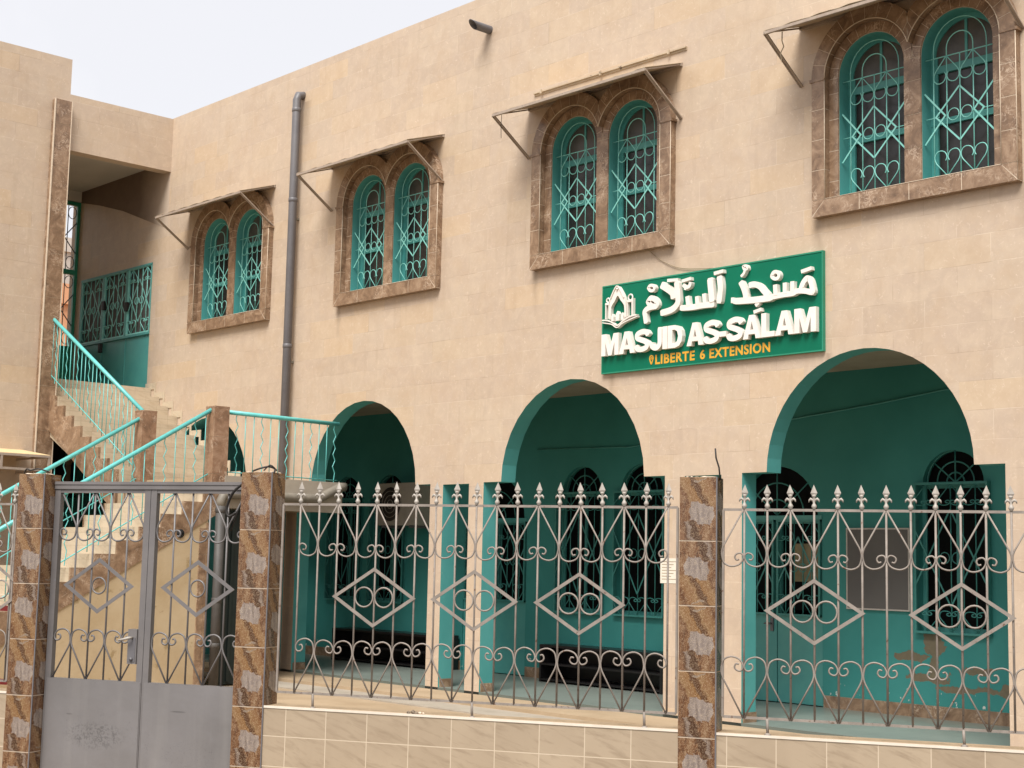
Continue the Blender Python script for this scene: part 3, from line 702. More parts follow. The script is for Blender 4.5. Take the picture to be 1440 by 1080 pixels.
mb = MB(); mb.box(-.6, .6, -.012, .10, 2.10, 2.145); mb.box(-.6, -.575, 0.02, .1, .18, 2.1); mb.box(.597, .6, 0.02, .1, .18, 2.1); obj('frame', mb, M['door_teal'], dr0, local=True)
mb = MB(); mb.box(-.08, -.045, .012, .03, .92, 1.06); mb.tube([(-.062, .012, 1.0), (-.062, -.03, 1.0), (-.13, -.03, 1.0)], .008, 6); obj('handle', mb, M['pvc'], dr0, local=True)
for x in BDOOR[1:]:
    c = copy_tree(dr0, bld); c.location = (x+10, 2.0, 0)
mb = MB(); mb.box(-9.72, -9.42, 2.095, 2.099, 1.45, 1.85); obj('window_paper', mb, M['curtain'], bld, label='yellowed paper behind the door glass')

# ---- upper door on the stair landing
ud = sub('upper_door', bld, (-21.12+10, 0, 0), label='wide teal metal door with barred top panels on the upper landing')
x0, x1 = -1.14, 1.14
mb = MB(); mb.box(x0, x1, .02, .05, 4.02, 4.885); obj('door_leaf', mb, M['door_teal'], ud, local=True)
mb = MB(); mb.box(x0, x1, .06, .065, 4.885, 5.95); obj('pane', mb, M['board'], ud, local=True)
mb = MB()
for k in range(3):
    a = x0+(x1-x0)*k/3; b = x0+(x1-x0)*(k+1)/3; panel_grille(mb, a+.02, b-.02, 4.90, 5.93, .015, 4, r=.008)
obj('grille', mb, M['teal_metal'], ud, local=True)
mb = MB()
for k in range(4):
    a = x0+(x1-x0)*k/3; mb.box(max(x0, a-.025), min(x1, a+.025), -.004, .055, 4.885, 5.95)
mb.box(x0, x1, -.008, .055, 5.92, 5.95); mb.box(x0, x1, -.008, .055, 4.865, 4.90); mb.box(-.385, -.375, .012, .02, 4.02, 4.87); mb.box(.375, .385, .012, .02, 4.02, 4.87)
obj('frame', mb, M['door_teal'], ud, local=True)
for x, z in ((-.33, 4.42), (-.38, 4.78), (-.33, 5.45), (.42, 5.35)):
    mb = MB(); mb.box(x-.03, x+.03, -.03, .02, z-.07, z+.07); obj('handle', mb, M['wire'], ud, local=True)

# bare plaster patch under the roof slab, the slab's soft shadow painted into its colour
mb = MB(); mb.prism([(-22.6, 7.44), (-19.78, 7.44), (-19.58, 7.26), (-19.58, 6.42), (-19.95, 6.53), (-21.0, 6.9), (-21.8, 7.12), (-22.6, 7.3)], 'y', -.004, .001); obj('shaded_plaster_patch', mb, M['dark_plaster'], bld)

mb = MB(); mb.box(-22.65, -22.5, -1.66, 0, .0, 3.79); obj('added_passage_wall', mb, M['black'], bld)  # added wall, coloured black so the void under the stairs looks dark
# ---- covered upper passage joining the stair wing
mb = MB(); mb.box(-19.77, -19.57, -1.66, .0, 7.27, 8.08); obj('parapet', mb, M['wall'], bld)
mb = MB(); mb.box(-22.65, -19.77, -1.66, .0, 7.44, 7.6); mb.box(-22.65, -22.42, -1.66, 0, 7.27, 7.44); obj('roof_slab', mb, M['soffit'], bld)
pg = sub('passage_gate', bld, (-22.46+10, 0, 0), label='green metal gate closing the end of the upper passage')
mb = MB()
for y in (-.02, -.62, -1.22, -1.63): mb.box(-.025, .025, y-.03, y+.03, 4.03, 7.26)
mb.box(-.03, .03, -1.66, 0, 7.2, 7.26); mb.box(-.03, .03, -1.66, 0, 6.06, 6.14)
obj('frame', mb, M['gate_green'], pg, local=True)
mb = MB(); mb.box(-.01, .01, -1.6, -.04, 4.05, 4.89); obj('panel', mb, M['gate_green'], pg, local=True)
mb = MB()
for z0_, z1_ in ((4.9, 6.06), (6.14, 7.2)):
    for y in (-.2, -.32, -.44, -.8, -.92, -1.04, -1.4): mb.tube([(0, y, z0_), (0, y, z1_)], .008, 5)
    zm = (z0_+z1_)/2
    for yc in (-.56, -1.1): mb.tube([(0, yc-.27, zm), (0, yc, zm+.3), (0, yc+.29, zm), (0, yc, zm-.3)], .009, 5, closed=True)
    mb.tube([(0, -.04, zm+.26), (0, -.25, zm), (0, -.04, zm-.26)], .010, 5)
    for yc in (-.13, -.32, -.73, -.92):
        for zc in (z0_+.12, z1_-.12):
            mb.tube([(0, yc+.07*cos(2*pi*i/12), zc+.1*sin(2*pi*i/12)) for i in range(12)], .007, 5, closed=True)
obj('grille', mb, M['pvc'], pg, local=True)

# ---- downpipe, spout
dp = sub('downpipe', bld, (-16.17+10, -.1, 0))
mb = MB(); mb.tube([(0, 0, .15), (0, 0, 7.62), (0, .02, 7.68), (0, .12, 7.70)], .055, 14); obj('pipe', mb, M['pvc'], dp, local=True)
for z in (1.9, 4.29, 6.23, 7.45): mb = MB(); mb.lathe((0, 0, z), [(.055, 0), (.061, .005), (.061, .05), (.055, .055)], 14); obj('collar', mb, M['pvc'], dp, local=True)
for z in (4.1, 6.0): mb = MB(); mb.box(-.02, .02, 0, .1, z, z+.03); obj('clip', mb, M['pvc_dirty'], dp, local=True)
mb = MB()
n = 14; V = []
for r_, y_ in ((.05, .02), (.05, -.26)):
    for j in range(n): a = 2*pi*j/n; V.append((-12.45+r_*cos(a), y_-(.05*sin(a) if y_ < -.1 else 0), 7.66+r_*sin(a)))
for r_, y_ in ((.043, -.26), (.043, -.08)):
    for j in range(n): a = 2*pi*j/n; V.append((-12.45+r_*cos(a), y_-(.05*sin(a) if y_ < -.1 else 0), 7.66+r_*sin(a)))
F = []
for k in range(3):
    for j in range(n): F.append((k*n+j, k*n+(j+1) % n, (k+1)*n+(j+1) % n, (k+1)*n+j))
F.append(tuple(3*n+j for j in range(n)))
mb.add(V, F, 0, True); obj('roof_spout', mb, M['pvc'], bld)

# conduit on the portico wall
mb = MB(); mb.tube([(-13.6, 1.985, 3.0), (-12.0, 1.985, 2.97), (-11, 1.985, 3.05), (-9.67, 1.985, 3.17), (-8.6, 1.985, 3.27), (-7.84, 1.985, 3.36), (-6, 1.985, 3.4)], .009, 5)
tag(obj('conduit', mb, M['door_teal'], loc=(-9, 2, 3)), 'thin painted conduit sloping across the teal portico wall above the doors', 'cable')

# ------------------------------------------------------------------ side wing on the left
wing = thing('side_wing', 'taller windowless beige tiled wing with a vertical brown marble strip beside the stairs', 'building', (-22, -5, 0))
wh = []
for yc in (-3.3, -6.6): wh.append([(yc-.62, .3), (yc+.62, .3), (yc+.62, 1.75)]+arc(yc, 1.75, .62, 0, 180, 16)[1:]+[])
me = holed([(-12, -.1), (-1.66, -.1), (-1.66, 8.59), (-12, 8.59)], wh, -.11, .11, 'wall')
for v in me.vertices: v.co = (-19.68-v.co.y+22, v.co.x+5, v.co.z)
me.materials.append(M['wall']); me.materials.append(M['marble'])
obj('wall', me, [], wing)
mb = MB(); mb.box(-25, -19.79, -1.66, -1.86, -.1, 8.59); mb.box(-25, -24.8, -12, -1.86, -.1, 8.59); mb.box(-24.8, -19.79, -12, -11.8, -.1, 8.59); mb.box(-24.8, -19.79, -11.8, -1.86, 8.0, 8.2)
mb.box(-24.8, -19.79, -11.8, -1.86, 3.7, 3.9); obj('outer_wall', mb, M['wall'], wing)
mb = MB(); mb.box(-21.6, -21.5, -11.8, -1.86, 0, 3.7); obj('room_wall', mb, M['room'], wing)
for yc in (-3.3, -6.6):
    w = sub('window', wing, (-19.57+22, yc+5, 0))
    mb = MB()
    P, Q = arc(0, 1.75, .62, 0, 180, 16), arc(0, 1.75, .80, 0, 180, 16)
    for i in range(16): mb.prism([P[i], P[i+1], Q[i+1], Q[i]], 'x', 0.001, .06)
    for s_ in (-1, 1): mb.prism([(s_*.62, .3), (s_*.80, .3), (s_*.80, 1.75), (s_*.62, 1.75)], 'x', 0.001, .06)
    mb.prism([(-.82, .14), (.82, .14), (.82, .3), (-.82, .3)], 'x', .001, .065); obj('surround', mb, M['marble'], w, local=True)
    mb = MB()
    for k in range(9): mb.tube([(-.05, -.5+.125*k, .3), (-.05, -.5+.125*k, 1.75+sqrt(max(0, .6**2-(-.5+.125*k)**2)))], .008, 5)
    for z in (.5, .9, 1.3, 1.75): mb.tube([(-.05, -.6, z), (-.05, .6, z)], .008, 5)
    obj('grille', mb, M['rail_paint'], w, local=True)
    mb = MB(); mb.prism([(-.61, .31), (.61, .31), (.61, 1.75)]+arc(0, 1.75, .61, 0, 180, 14)[1:], 'x', -.16, -.15); obj('pane', mb, M['glass'], w, local=True)
# marble strip: pieces with cream joints
mb = MB(); z = .15
while z < 7.93:
    z2 = min(z+.62, 7.945); mb.box(-19.565, -19.47, -1.925, -1.672, z+.003, z2-.003, 0); z = z2
mb.box(-19.567, -19.474, -1.921, -1.676, .15, 7.94, 1); mb.tube([(-19.469, -1.926, .15), (-19.469, -1.926, 7.945)], .012, 4, 1)
mb.tube([(-19.469, -1.674, .15), (-19.469, -1.674, 7.945)], .008, 4, 1)
obj('marble_strip', mb, [M['marble'], M['cream']], wing)
# small canopy over the wing's ground floor window
cn = sub('canopy', wing, (-19.57+22, -3.4+5, 0), label='cream sheet canopy with grey square tube edge')
mb = MB(); V = [(-.0, 1.35, 2.97), (0, -1.9, 2.97), (.98, -1.9, 2.855), (.98, 1.28, 2.855)]
mb.add(V+[(v[0], v[1], v[2]-.008) for v in V], [(0, 1, 2, 3), (7, 6, 5, 4), (0, 3, 7, 4), (3, 2, 6, 7), (2, 1, 5, 6), (1, 0, 4, 5)]); obj('sheet', mb, M['tan_awning'], cn, local=True)
mb = MB()
mb.box(.955, .985, -1.9, 1.285, 2.82, 2.85); mb.box(.955, .985, -1.9, 1.285, 2.64, 2.67)
for y in (1.27, .62, -.05, -.7, -1.35): mb.box(.957, .983, y-.015, y+.015, 2.67, 2.82)
mb.box(0, .955, 1.255, 1.285, 2.82, 2.85); mb.box(0, .955, 1.255, 1.285, 2.64, 2.67)
obj('frame', mb, M['awning_frame'], cn, local=True)

# ------------------------------------------------------------------ exterior staircase
st = thing('exterior_staircase', 'outdoor L shaped staircase of cream tiled steps with brown marble edges and turquoise railings', 'staircase', (-16, -3, 0))
RZ, RN, LZ = .153, .265, 2.50
XA, XB = -16.87, -15.0      # lower flight
def nosL(j): return (-1.68-RN*j, LZ-RZ*j)
NJ = 15
# lower flight: solid steps
prof = [(-1.68, LZ)]
y, z = -1.68, LZ
for j in range(1, NJ+1): prof += [(-1.68-RN*(j-1), LZ-RZ*j), (-1.68-RN*j, LZ-RZ*j)]
prof_top = prof[:]
low = [(prof[-1][0], .1), (-5.1, .1), (-1.70, LZ-.42)]
mb = MB(); mb.prism(prof_top+[(prof[-1][0], .1), (-5.55, .1), (-1.70, LZ-.42), (-1.68, LZ-.42)], 'x', XA+.03, XB-.03); obj('steps', mb, M['cream_tile'], st)
# marble saw-tooth stringer on the visible side and the other side
def saw(x0, x1):
    mb = MB()
    for j in range(1, NJ+1):       # one piece per step so that caps stay clean
        ya, yb = -1.68-RN*(j-1), -1.68-RN*j; zt = LZ-RZ*j+.004
        za = max(.1, (LZ-.40)+(ya+1.70)*RZ/RN); zb = max(.1, (LZ-.40)+(yb+1.70)*RZ/RN)
        if zt-.01 < za: za = zt-.012
        if zt-.01 < zb: zb = zt-.012
        mb.prism([(ya-.0012, za), (ya-.0012, zt), (yb-.0, zt), (yb, zb)], 'x', x0, x1)
    return mb
obj('stringer', saw(XB-.03, XB+.006), M['marble'], st); obj('stringer', saw(XA-.006, XA+.03), M['marble'], st)
# plastered side wall under the lower flight
k = RZ/RN
mb = MB(); poly = [(-1.87, .1), (-1.87, LZ-.402+(-1.87+1.70)*k), (-5.1, LZ-.402+(-5.1+1.7)*k), (-5.1, .1)]
mb.prism(poly, 'x', XB-.14, XB-.004); obj('side_wall', mb, M['plaster'], st)
mb = MB(); mb.prism(poly, 'x', XA+.004, XA+.14); obj('side_wall', mb, M['plaster'], st)
mb = MB()
z = .1
while z < 1.93:
    mb.box(XB-.16, XB+.012, -1.90, -1.865, z, min(z+.3, 1.965)-.004, 0); mb.box(XB-.004, XB+.012, -1.98, -1.904, z, min(z+.3, 1.9)-.004, 0); z += .3
mb.box(XB-.15, XB+.006, -1.896, -1.866, .1, 1.95, 1); mb.box(XB-.003, XB+.006, -1.975, -1.9, .1, 1.89, 1)
obj('edge_strip', mb, [M['marble'], M['cream']], st)
mb = MB(); mb.lathe((0, 0, 0), [(.05, -.0), (.05, .012)], 12); 
for i, v in enumerate(mb.v): mb.v[i] = (XB+.002+v[2]*.5, -2.23+v[0], 1.83+v[1])
obj('drain_hole', mb, M['black'], st)
# landing slab
mb = MB(); mb.box(-17.4, XB-.02, -1.75, -.004, 2.16, LZ); obj('landing', mb, M['beige_floor'], st)
mb = MB(); mb.box(XB-.02, XB+.012, -1.68, -.004, 2.14, LZ+.015); obj('landing_fascia', mb, M['concrete'], st)
# upper flight
NK = 10; Y0 = -1.75
def nosU(k_): return (-17.45-RN*(k_-1), LZ+RZ*k_)
pr = []
for k_ in range(1, NK+1):
    x, z = nosU(k_); pr += [(x, z-RZ), (x, z)]
xe, ze = nosU(NK)
poly = pr+[(xe-.3, ze), (xe-.3, ze-.55), (-17.36, LZ-.32)]
mb = MB(); mb.prism(poly, 'y', Y0+.03, -.006); obj('steps', mb, M['cream_tile'], st)
mb = MB()
for k_ in range(1, NK+1):
    x, z = nosU(k_); xb = x-RN
    mb.prism([(x-.0012, z+.004), (xb, z+.004), (xb, z-.40+.0), (x-.0012, z-.40+RZ*-1)], 'y', Y0-.006, Y0+.03)
obj('stringer', mb, M['marble'], st)
mb = MB()      # stepped skirting on the main wall
for k_ in range(1, NK+1):
    x, z = nosU(k_); mb.box(x+.10, x-RN+.102, -.012, -.001, z-.02, z+.075)
    mb.box(x+.10, x+.14, -.012, -.001, z-RZ+.075, z+.075)
obj('wall_skirting', mb, M['cream_tile'], st)
mb = MB(); mb.box(-22.6, xe-.05, -1.66, -.006, 3.80, 4.03); obj('upper_landing', mb, M['cream_tile'], st)
# newel posts
def post(x, y, z0, z1):
    mb = MB(); z = z0
    while z < z1-.01:
        z2 = min(z+.43, z1); mb.box(x-.098, x+.098, y-.098, y+.098, z+.0015, z2-.0015, 0); z = z2
    mb.box(x-.094, x+.094, y-.094, y+.094, z0, z1-.003, 1)
    mb.box(x-.10, x+.10, y-.10, y+.10, z1-.012, z1+.006, 0)
    return mb
obj('newel_post', post(-15.1, -1.75, 2.1, 3.31), [M['marble_post'], M['cream']], st)
obj('newel_post', post(-16.78, -1.75, 2.1, 3.36), [M['marble_post'], M['cream']], st)
obj('newel_post', post(-15.1, -5.75, .1, 1.1), [M['marble_post'], M['cream']], st)
obj('newel_post', post(-16.78, -5.75, .1, 1.1), [M['marble_post'], M['cream']], st)
# railings
def baluster(p, ztop, wavy):
    mb = MB(); x, y, z = p[:3]
    if wavy:
        pts = [(x, y, z)]; n = 8; L = ztop-z
        ax = (p[3] if len(p) > 3 else 'y')
        for i in range(1, n+1):
            o = .017*(1 if i % 2 else -1); zz = z+L*.10+L*.8*i/n
            pts.append((x, y+o, zz) if ax == 'y' else (x+o, y, zz))
        pts.append((x, y, ztop)); mb.tube(pts, .0055, 5, smooth=False)
    else: mb.tube([(x, y, z), (x, y, ztop)], .0055, 5)
    return mb
def railing(name_pts, A, B, count, base_off, axis):
    """A,B rail ends; balusters reach down base_off below the rail"""
    mb = MB(); A, B = Vector(A), Vector(B); mb.tube([A, B], .026, 10)
    for q in (A, B): pass
    hr = obj('handrail', mb, M['rail_paint'], st)
    mb = MB(); mb.tube([A-Vector((0, 0, base_off-.06)), B-Vector((0, 0, base_off-.06))], .007, 5); rail2 = obj('bottom_rail', mb, M['rail_paint'], hr)
    for v in rail2.data.vertices: pass
    for i in range(count):
        t = (i+.5)/count; P = A.lerp(B, t)
        m_ = baluster((P.x, P.y, P.z-base_off, axis), P.z, i % 3 == 1)
        obj('baluster', m_, M['rail_paint'], hr)
railing('', (-15.1, -1.84, 3.27), (-15.1, -5.66, 3.27-3.82*.5935), 30, .80, 'y')
railing('', (-16.78, -1.84, 3.26), (-16.78, -5.66, 3.26-3.82*.5935), 30, .80, 'y')
railing('', (-15.1, -1.66, 3.265), (-15.1, -.01, 3.245), 14, .76, 'y')
railing('', (-16.87, -1.75, 3.37), (-19.75, -1.75, 4.95), 26, .84, 'x')
ug = sub('added_understairs_gate', st, (-15.12+16, 0+3, 0))  # ribbed gate added to keep the space under the landing dark
mb = MB(); mb.box(-.02, .02, -1.66, -.92, .12, 2.13); obj('panel', mb, M['under'], ug, local=True)  # panel of the added gate, dark to carry the shade
mb = MB()
for k_ in range(6): mb.box(.02, .045, -1.62+.12*k_, -1.585+.12*k_, .15, 2.1)
obj('added_gate_ribs', mb, M['under'], ug, local=True)
# drain pipe round the landing
lp = sub('drain_pipe', st, (XB+.07+16, -1.0+3, 0))
mb = MB(); mb.tube([(0, -.76, .12), (0, -.76, 2.16)], .056, 12); obj('pipe', mb, M['pvc_dark'], lp, local=True)
mb = MB(); mb.tube([(0, -.76, 2.14), (0, -.76, 2.22), (0, -.73, 2.28), (0, -.68, 2.30), (0, .55, 2.30), (0, .62, 2.31), (0, .93, 2.46), (0, .99, 2.46)], .055, 12); obj('pipe', mb, M['pvc_dirty'], lp, local=True)
for z in (.55, 1.06, 2.08): mb = MB(); mb.lathe((0, -.76, z), [(.055, 0), (.062, .006), (.062, .05), (.055, .056)], 12); obj('collar', mb, M['pvc_dark'], lp, local=True)

# ------------------------------------------------------------------ sign
SX, SZ = -10.5, 3.51
sg = thing('mosque_sign', 'green sign board with raised white Arabic and Latin lettering above the arcade', 'sign', (SX-.055, .058, SZ+.012))
sg.scale = (1.0055, 1, 1.0055)
mb = MB(); mb.box(0, 2.71, -.094, -.060, 0, .90); obj('board', mb, M['sign_green'], sg, local=True)
mb = MB(); r_ = .012
mb.box(-.004, 2.714, -.099, -.059, .89, .904); mb.box(-.004, 2.714, -.099, -.059, -.004, .008); mb.box(-.004, .008, -.098, -.059, .008, .89); mb.box(2.702, 2.714, -.098, -.059, .008, .89)
obj('frame', mb, M['gate_green'], sg, local=True)
AR = [
([(2.519,0.609),(2.538,0.637),(2.574,0.663),(2.606,0.635),(2.625,0.572),(2.629,0.527),(2.559,0.547),(2.508,0.568),(2.519,0.609)],0.046),
([(2.635,0.529),(2.545,0.549),(2.465,0.558),(2.413,0.543),(2.309,0.543),(2.219,0.538),(2.144,0.535)],0.046),
([(2.41,0.653),(2.407,0.556)],0.040),([(2.327,0.651),(2.327,0.55)],0.040),([(2.219,0.646),(2.224,0.546)],0.043),
([(1.916,0.674),(1.982,0.678),(2.044,0.651),(2.09,0.603),(2.144,0.55)],0.052),([(2.189,0.53),(1.975,0.532),(1.732,0.547)],0.056),
([(1.819,0.724),(1.853,0.665),(1.879,0.593),(1.879,0.555)],0.052),([(1.728,0.583),(1.725,0.532)],0.031),([(2.003,0.505),(2.022,0.478)],0.048),
([(1.972,0.418),(2.06,0.436)],0.030),([(1.846,0.864),(1.881,0.867),(1.896,0.836),(1.862,0.834),(1.846,0.864)],0.022),
([(1.873,0.833),(1.857,0.797),(1.823,0.77)],0.025),([(2.181,0.737),(2.204,0.763),(2.242,0.76),(2.261,0.733),(2.249,0.704),(2.212,0.702),(2.184,0.721),(2.181,0.737)],0.031),
([(2.509,0.728),(2.622,0.748)],0.031),([(1.563,0.809),(1.58,0.692),(1.561,0.547)],0.059),([(1.501,0.84),(1.614,0.851)],0.031),
([(1.452,0.804),(1.466,0.68),(1.48,0.569)],0.062),([(1.503,0.545),(1.369,0.55),(1.22,0.547),(1.076,0.556)],0.052),
([(1.376,0.662),(1.385,0.561)],0.040),([(1.289,0.647),(1.296,0.56)],0.040),([(1.168,0.661),(1.183,0.564)],0.043),
([(1.031,0.824),(1.05,0.677),(1.047,0.605),(0.974,0.552),(0.828,0.531)],0.059),([(0.833,0.815),(0.903,0.774),(0.981,0.718),(0.999,0.657)],0.068),
([(1.116,0.781),(1.154,0.75),(1.197,0.758),(1.209,0.795)],0.034),([(1.099,0.816),(1.214,0.83)],0.028),([(1.154,0.763),(1.142,0.725)],0.028),
([(0.91,0.847),(1.048,0.838)],0.028),([(0.659,0.663),(0.703,0.698),(0.765,0.664),(0.778,0.616),(0.704,0.617),(0.659,0.663)],0.049),
([(0.778,0.605),(0.678,0.603),(0.62,0.573),(0.624,0.526),(0.639,0.451)],0.049),
([(0.662,0.803),(0.687,0.824),(0.728,0.819),(0.745,0.793),(0.728,0.771),(0.688,0.773),(0.662,0.803)],0.028)]
def ribbon(mb, pts, w, y0, y1, k=5, taper=False, mi=0):
    closed = (abs(pts[0][0]-pts[-1][0])+abs(pts[0][1]-pts[-1][1])) < 1e-4
    P = smooth_pts(pts, k) if len(pts) > 2 else list(pts)
    if closed: P = P[:-1]
    N = len(P); Lf = []; Rt = []
    for i in range(N):
        a = P[(i-1) % N] if closed else P[max(i-1, 0)]; b = P[(i+1) % N] if closed else P[min(i+1, N-1)]
        dx, dz = b[0]-a[0], b[1]-a[1]; L = sqrt(dx*dx+dz*dz) or 1
        ww = w/2
        if not closed:
            e = min(i, N-1-i)
            if N > 2 and e == 0: ww *= .72
        nx_, nz_ = -dz/L*ww, dx/L*ww
        Lf.append((P[i][0]+nx_, P[i][1]+nz_)); Rt.append((P[i][0]-nx_, P[i][1]-nz_))
    V = [(x, y0, z) for x, z in Lf]+[(x, y0, z) for x, z in Rt]+[(x, y1, z) for x, z in Lf]+[(x, y1, z) for x, z in Rt]
    F = []
    for i in range(N if closed else N-1):
        j = (i+1) % N
        F += [(i, j, N+j, N+i), (2*N+i, 3*N+i, 3*N+j, 2*N+j), (i, 2*N+i, 2*N+j, j), (N+i, N+j, 3*N+j, 3*N+i)]
    if not closed: F += [(0, N, 3*N, 2*N), (N-1, 3*N-1, 4*N-1, 2*N-1)]
    mb.add(V, F, mi)
mb = MB()
for i, (p, w) in enumerate(AR): ribbon(mb, p, w*1.06, -.138-.0006*(i % 9), -.09)
obj('arabic_lettering', mb, M['letter'], sg, local=True)
# heavy grotesque capitals drawn as outlines in a unit cell (width, polygons / ribbons)
def capital(mb, ch, x, z, w, h, y0, y1):
    s_ = h
    def P(pts): mb.prism([(x+px*w, z+pz*h) for px, pz in pts], 'y', y0, y1)
    def R_(pts, k=5): ribbon(mb, [(x+px*w, z+pz*h) for px, pz in pts], .235*h, y0, y1, k)
    t = .25*h/w      # stem width as a fraction of the cell
    if ch == 'M':
        P([(0, 0), (t, 0), (t, .62), (.5-.10, 0), (.5+.10, 0), (1-t, .62), (1-t, 0), (1, 0), (1, 1), (1-t*1.25, 1), (.5, .36), (t*1.25, 1), (0, 1)])
    elif ch == 'A':
        P([(0, 0), (t*1.05, 0), (.27+.06, .2), (.67, .2), (1-t*1.05, 0), (1, 0), (.64, 1), (.36, 1)][:2]+[(.315, .19), (.685, .19), (1-t*1.05, 0), (1, 0), (.65, 1), (.5, 1), (.5, .72), (.59, .38), (.41, .38), (.5, .72), (.499, 1), (.35, 1)])
    elif ch == 'S':
        R_([(.93, .70), (.80, .86), (.50, .893), (.17, .80), (.15, .64), (.40, .545), (.68, .46), (.87, .34), (.82, .18), (.50, .107), (.18, .14), (.07, .31)], 4)
    elif ch == 'J':
        R_([(.82, 1.0), (.82, .6), (.81, .27), (.62, .112), (.36, .112), (.17, .22), (.14, .36)], 4)
    elif ch == 'I': P([(0, 0), (1, 0), (1, 1), (0, 1)])
    elif ch == 'L': P([(0, 0), (1, 0), (1, .22), (t, .22), (t, 1), (0, 1)])
    elif ch == 'D':
        o = [(0, 0), (.5, 0), (.78, .07), (.95, .25), (1, .5), (.95, .75), (.78, .93), (.5, 1), (0, 1)]
        i_ = [(t, .80), (.47, .80), (.64, .72), (.72, .5), (.64, .28), (.47, .20), (t, .20)]
        P(o[:1]+o[1:]+[(0, .5), (t, .5)]+i_+[(t, .499), (0, .499)])
    elif ch == '-': P([(0, .24), (1, .24), (1, .46), (0, .46)])
def word(mb, txt, x0, x1, z0, h, y0, y1):
    ws = {'M': .98, 'A': .86, 'S': .76, 'J': .66, 'I': .25, 'D': .76, 'L': .62, '-': .34}; gap = .035
    tot = sum(ws[c] for c in txt)+gap*(len(txt)-1); k_ = (x1-x0)/tot; x = x0
    for i, c in enumerate(txt):
        w = ws[c]*k_; capital(mb, c, x, z0, w, h, y0-.0007*(i % 3), y1); x += w+gap*k_
mb = MB(); word(mb, 'MASJID', .035, 1.115, .172, .222, -.143, -.09); word(mb, 'AS-SALAM', 1.17, 2.67, .172, .222, -.143, -.09)
obj('latin_lettering', mb, M['letter'], sg, local=True)
for tx, a_, b_ in (('LIBERTE', .728, 1.232), ('6', 1.298, 1.36), ('EXTENSION', 1.415, 2.13)):
    me = text_mesh(tx, a_, b_, .038, .132, -.0965, .003, bold=.03, spacing=1.12); me.materials.append(M['yellow']); obj('yellow_lettering', me, [], sg, local=True)
mb = MB(); ribbon(mb, [(.655, .098), (.662, .122), (.68, .128), (.698, .118), (.70, .096), (.69, .07), (.678, .045), (.664, .072), (.655, .098)], .012, -.0985, -.094)
ring(mb, .679, .10, .009, .004, -.097, 10); obj('pin_symbol', mb, M['yellow'], sg, local=True)
em = sub('emblem', sg)
mb = MB(); y0, y1 = -.135, -.09
AP = [(0.134, 0.542), (0.133, 0.67), (0.155, 0.755), (0.195, 0.825), (0.243, 0.874), (0.291, 0.825), (0.338, 0.745), (0.359, 0.66), (0.361, 0.542)]
SA = smooth_pts(AP, 4); inn = smooth_pts([(0.152, 0.542), (0.155, 0.65), (0.170, 0.685), (0.205, 0.722), (0.245, 0.775), (0.288, 0.722), (0.322, 0.685), (0.338, 0.65), (0.343, 0.542)], 4)
for i in range(len(SA)-1): mb.prism([SA[i], SA[i+1], inn[i+1], inn[i]], 'y', y0, y1)
ribbon(mb, AP[2:7], .010, y0-.012, y0+.002)
for x, w in ((.177, .030), (.247, .044), (.312, .028)):
    top = {.177: .585, .247: .607, .312: .585}[x]
    mb.prism([(x-w/2, .52), (x+w/2, .52), (x+w/2, top-.02), (x, top+.012), (x-w/2, top-.02)], 'y', y0-.001, y1)
for cx_, zt, r_, hb in ((.098, .745, .022, .70), (.405, .742, .03, .70)):
    ring(mb, cx_, zt, r_, .008, -.115, 12)
    for s_ in (-1, 1): mb.box(cx_+s_*r_-.005, cx_+s_*r_+.005, -.13, -.09, .553, zt-.03)
    mb.box(cx_-r_-.006, cx_+r_+.006, -.132, -.09, zt-.05, zt-.028)
mb.box(.437, .452, -.13, -.09, .555, .73)
ribbon(mb, [(0.03, 0.543), (0.09, .538), (0.16, 0.515), (0.243, 0.472), (0.324, 0.513), (.42, .545), (0.505, 0.553)], .014, -.134, -.09)
ribbon(mb, [(0.035, 0.518), (0.16, 0.492), (0.243, 0.449), (0.335, 0.492), (0.515, 0.535)], .010, -.138, -.09)
mb.tube([(.245, -.135, .842), (.245, -.150, .842)], .012, 8)
obj('arch_symbol', mb, M['letter'], em, local=True)

# thin cable from the window to the sign
mb = MB(); mb.tube(smooth_pts([(-9.96, -.085, 4.78), (-9.93, -.02, 4.72), (-9.79, -.012, 4.61), (-9.55, -.012, 4.50), (-9.28, -.012, 4.455), (-9.05, -.012, 4.43), (-9.0, -.012, 4.40)], 4), .004, 5)
tag(obj('sign_cable', mb, M['wire_light'], loc=(-9.5, 0, 4.4)), 'thin pale cable drooping from a window sill to the top of the green sign', 'cable')
mb = MB(); mb.tube([(-11.66, -.50, 6.38), (-11.665, -.502, 6.25), (-11.66, -.5, 6.12)], .003, 4)
tag(obj('hanging_wire', mb, M['wire'], loc=(-11.66, -.5, 6.1)), 'short wire dangling below the awning corner of the window nearest above the sign', 'wire')
mb = MB(); mb.tube([(-7.95, -.47, 6.38), (-7.96, -.46, 6.30), (-7.955, -.44, 6.25), (-7.99, -.44, 6.20), (-7.985, -.43, 6.12)], .005, 4)
tag(obj('hanging_wire', mb, M['wire_light'], loc=(-7.95, -.5, 6.1)), 'short pale wire tied to the awning brace of the rightmost window', 'wire')
mb = MB(); mb.tube([(-7.2, .02, 6.36), (-7.2, .015, 6.1), (-7.205, .0, 6.0)], .003, 4)

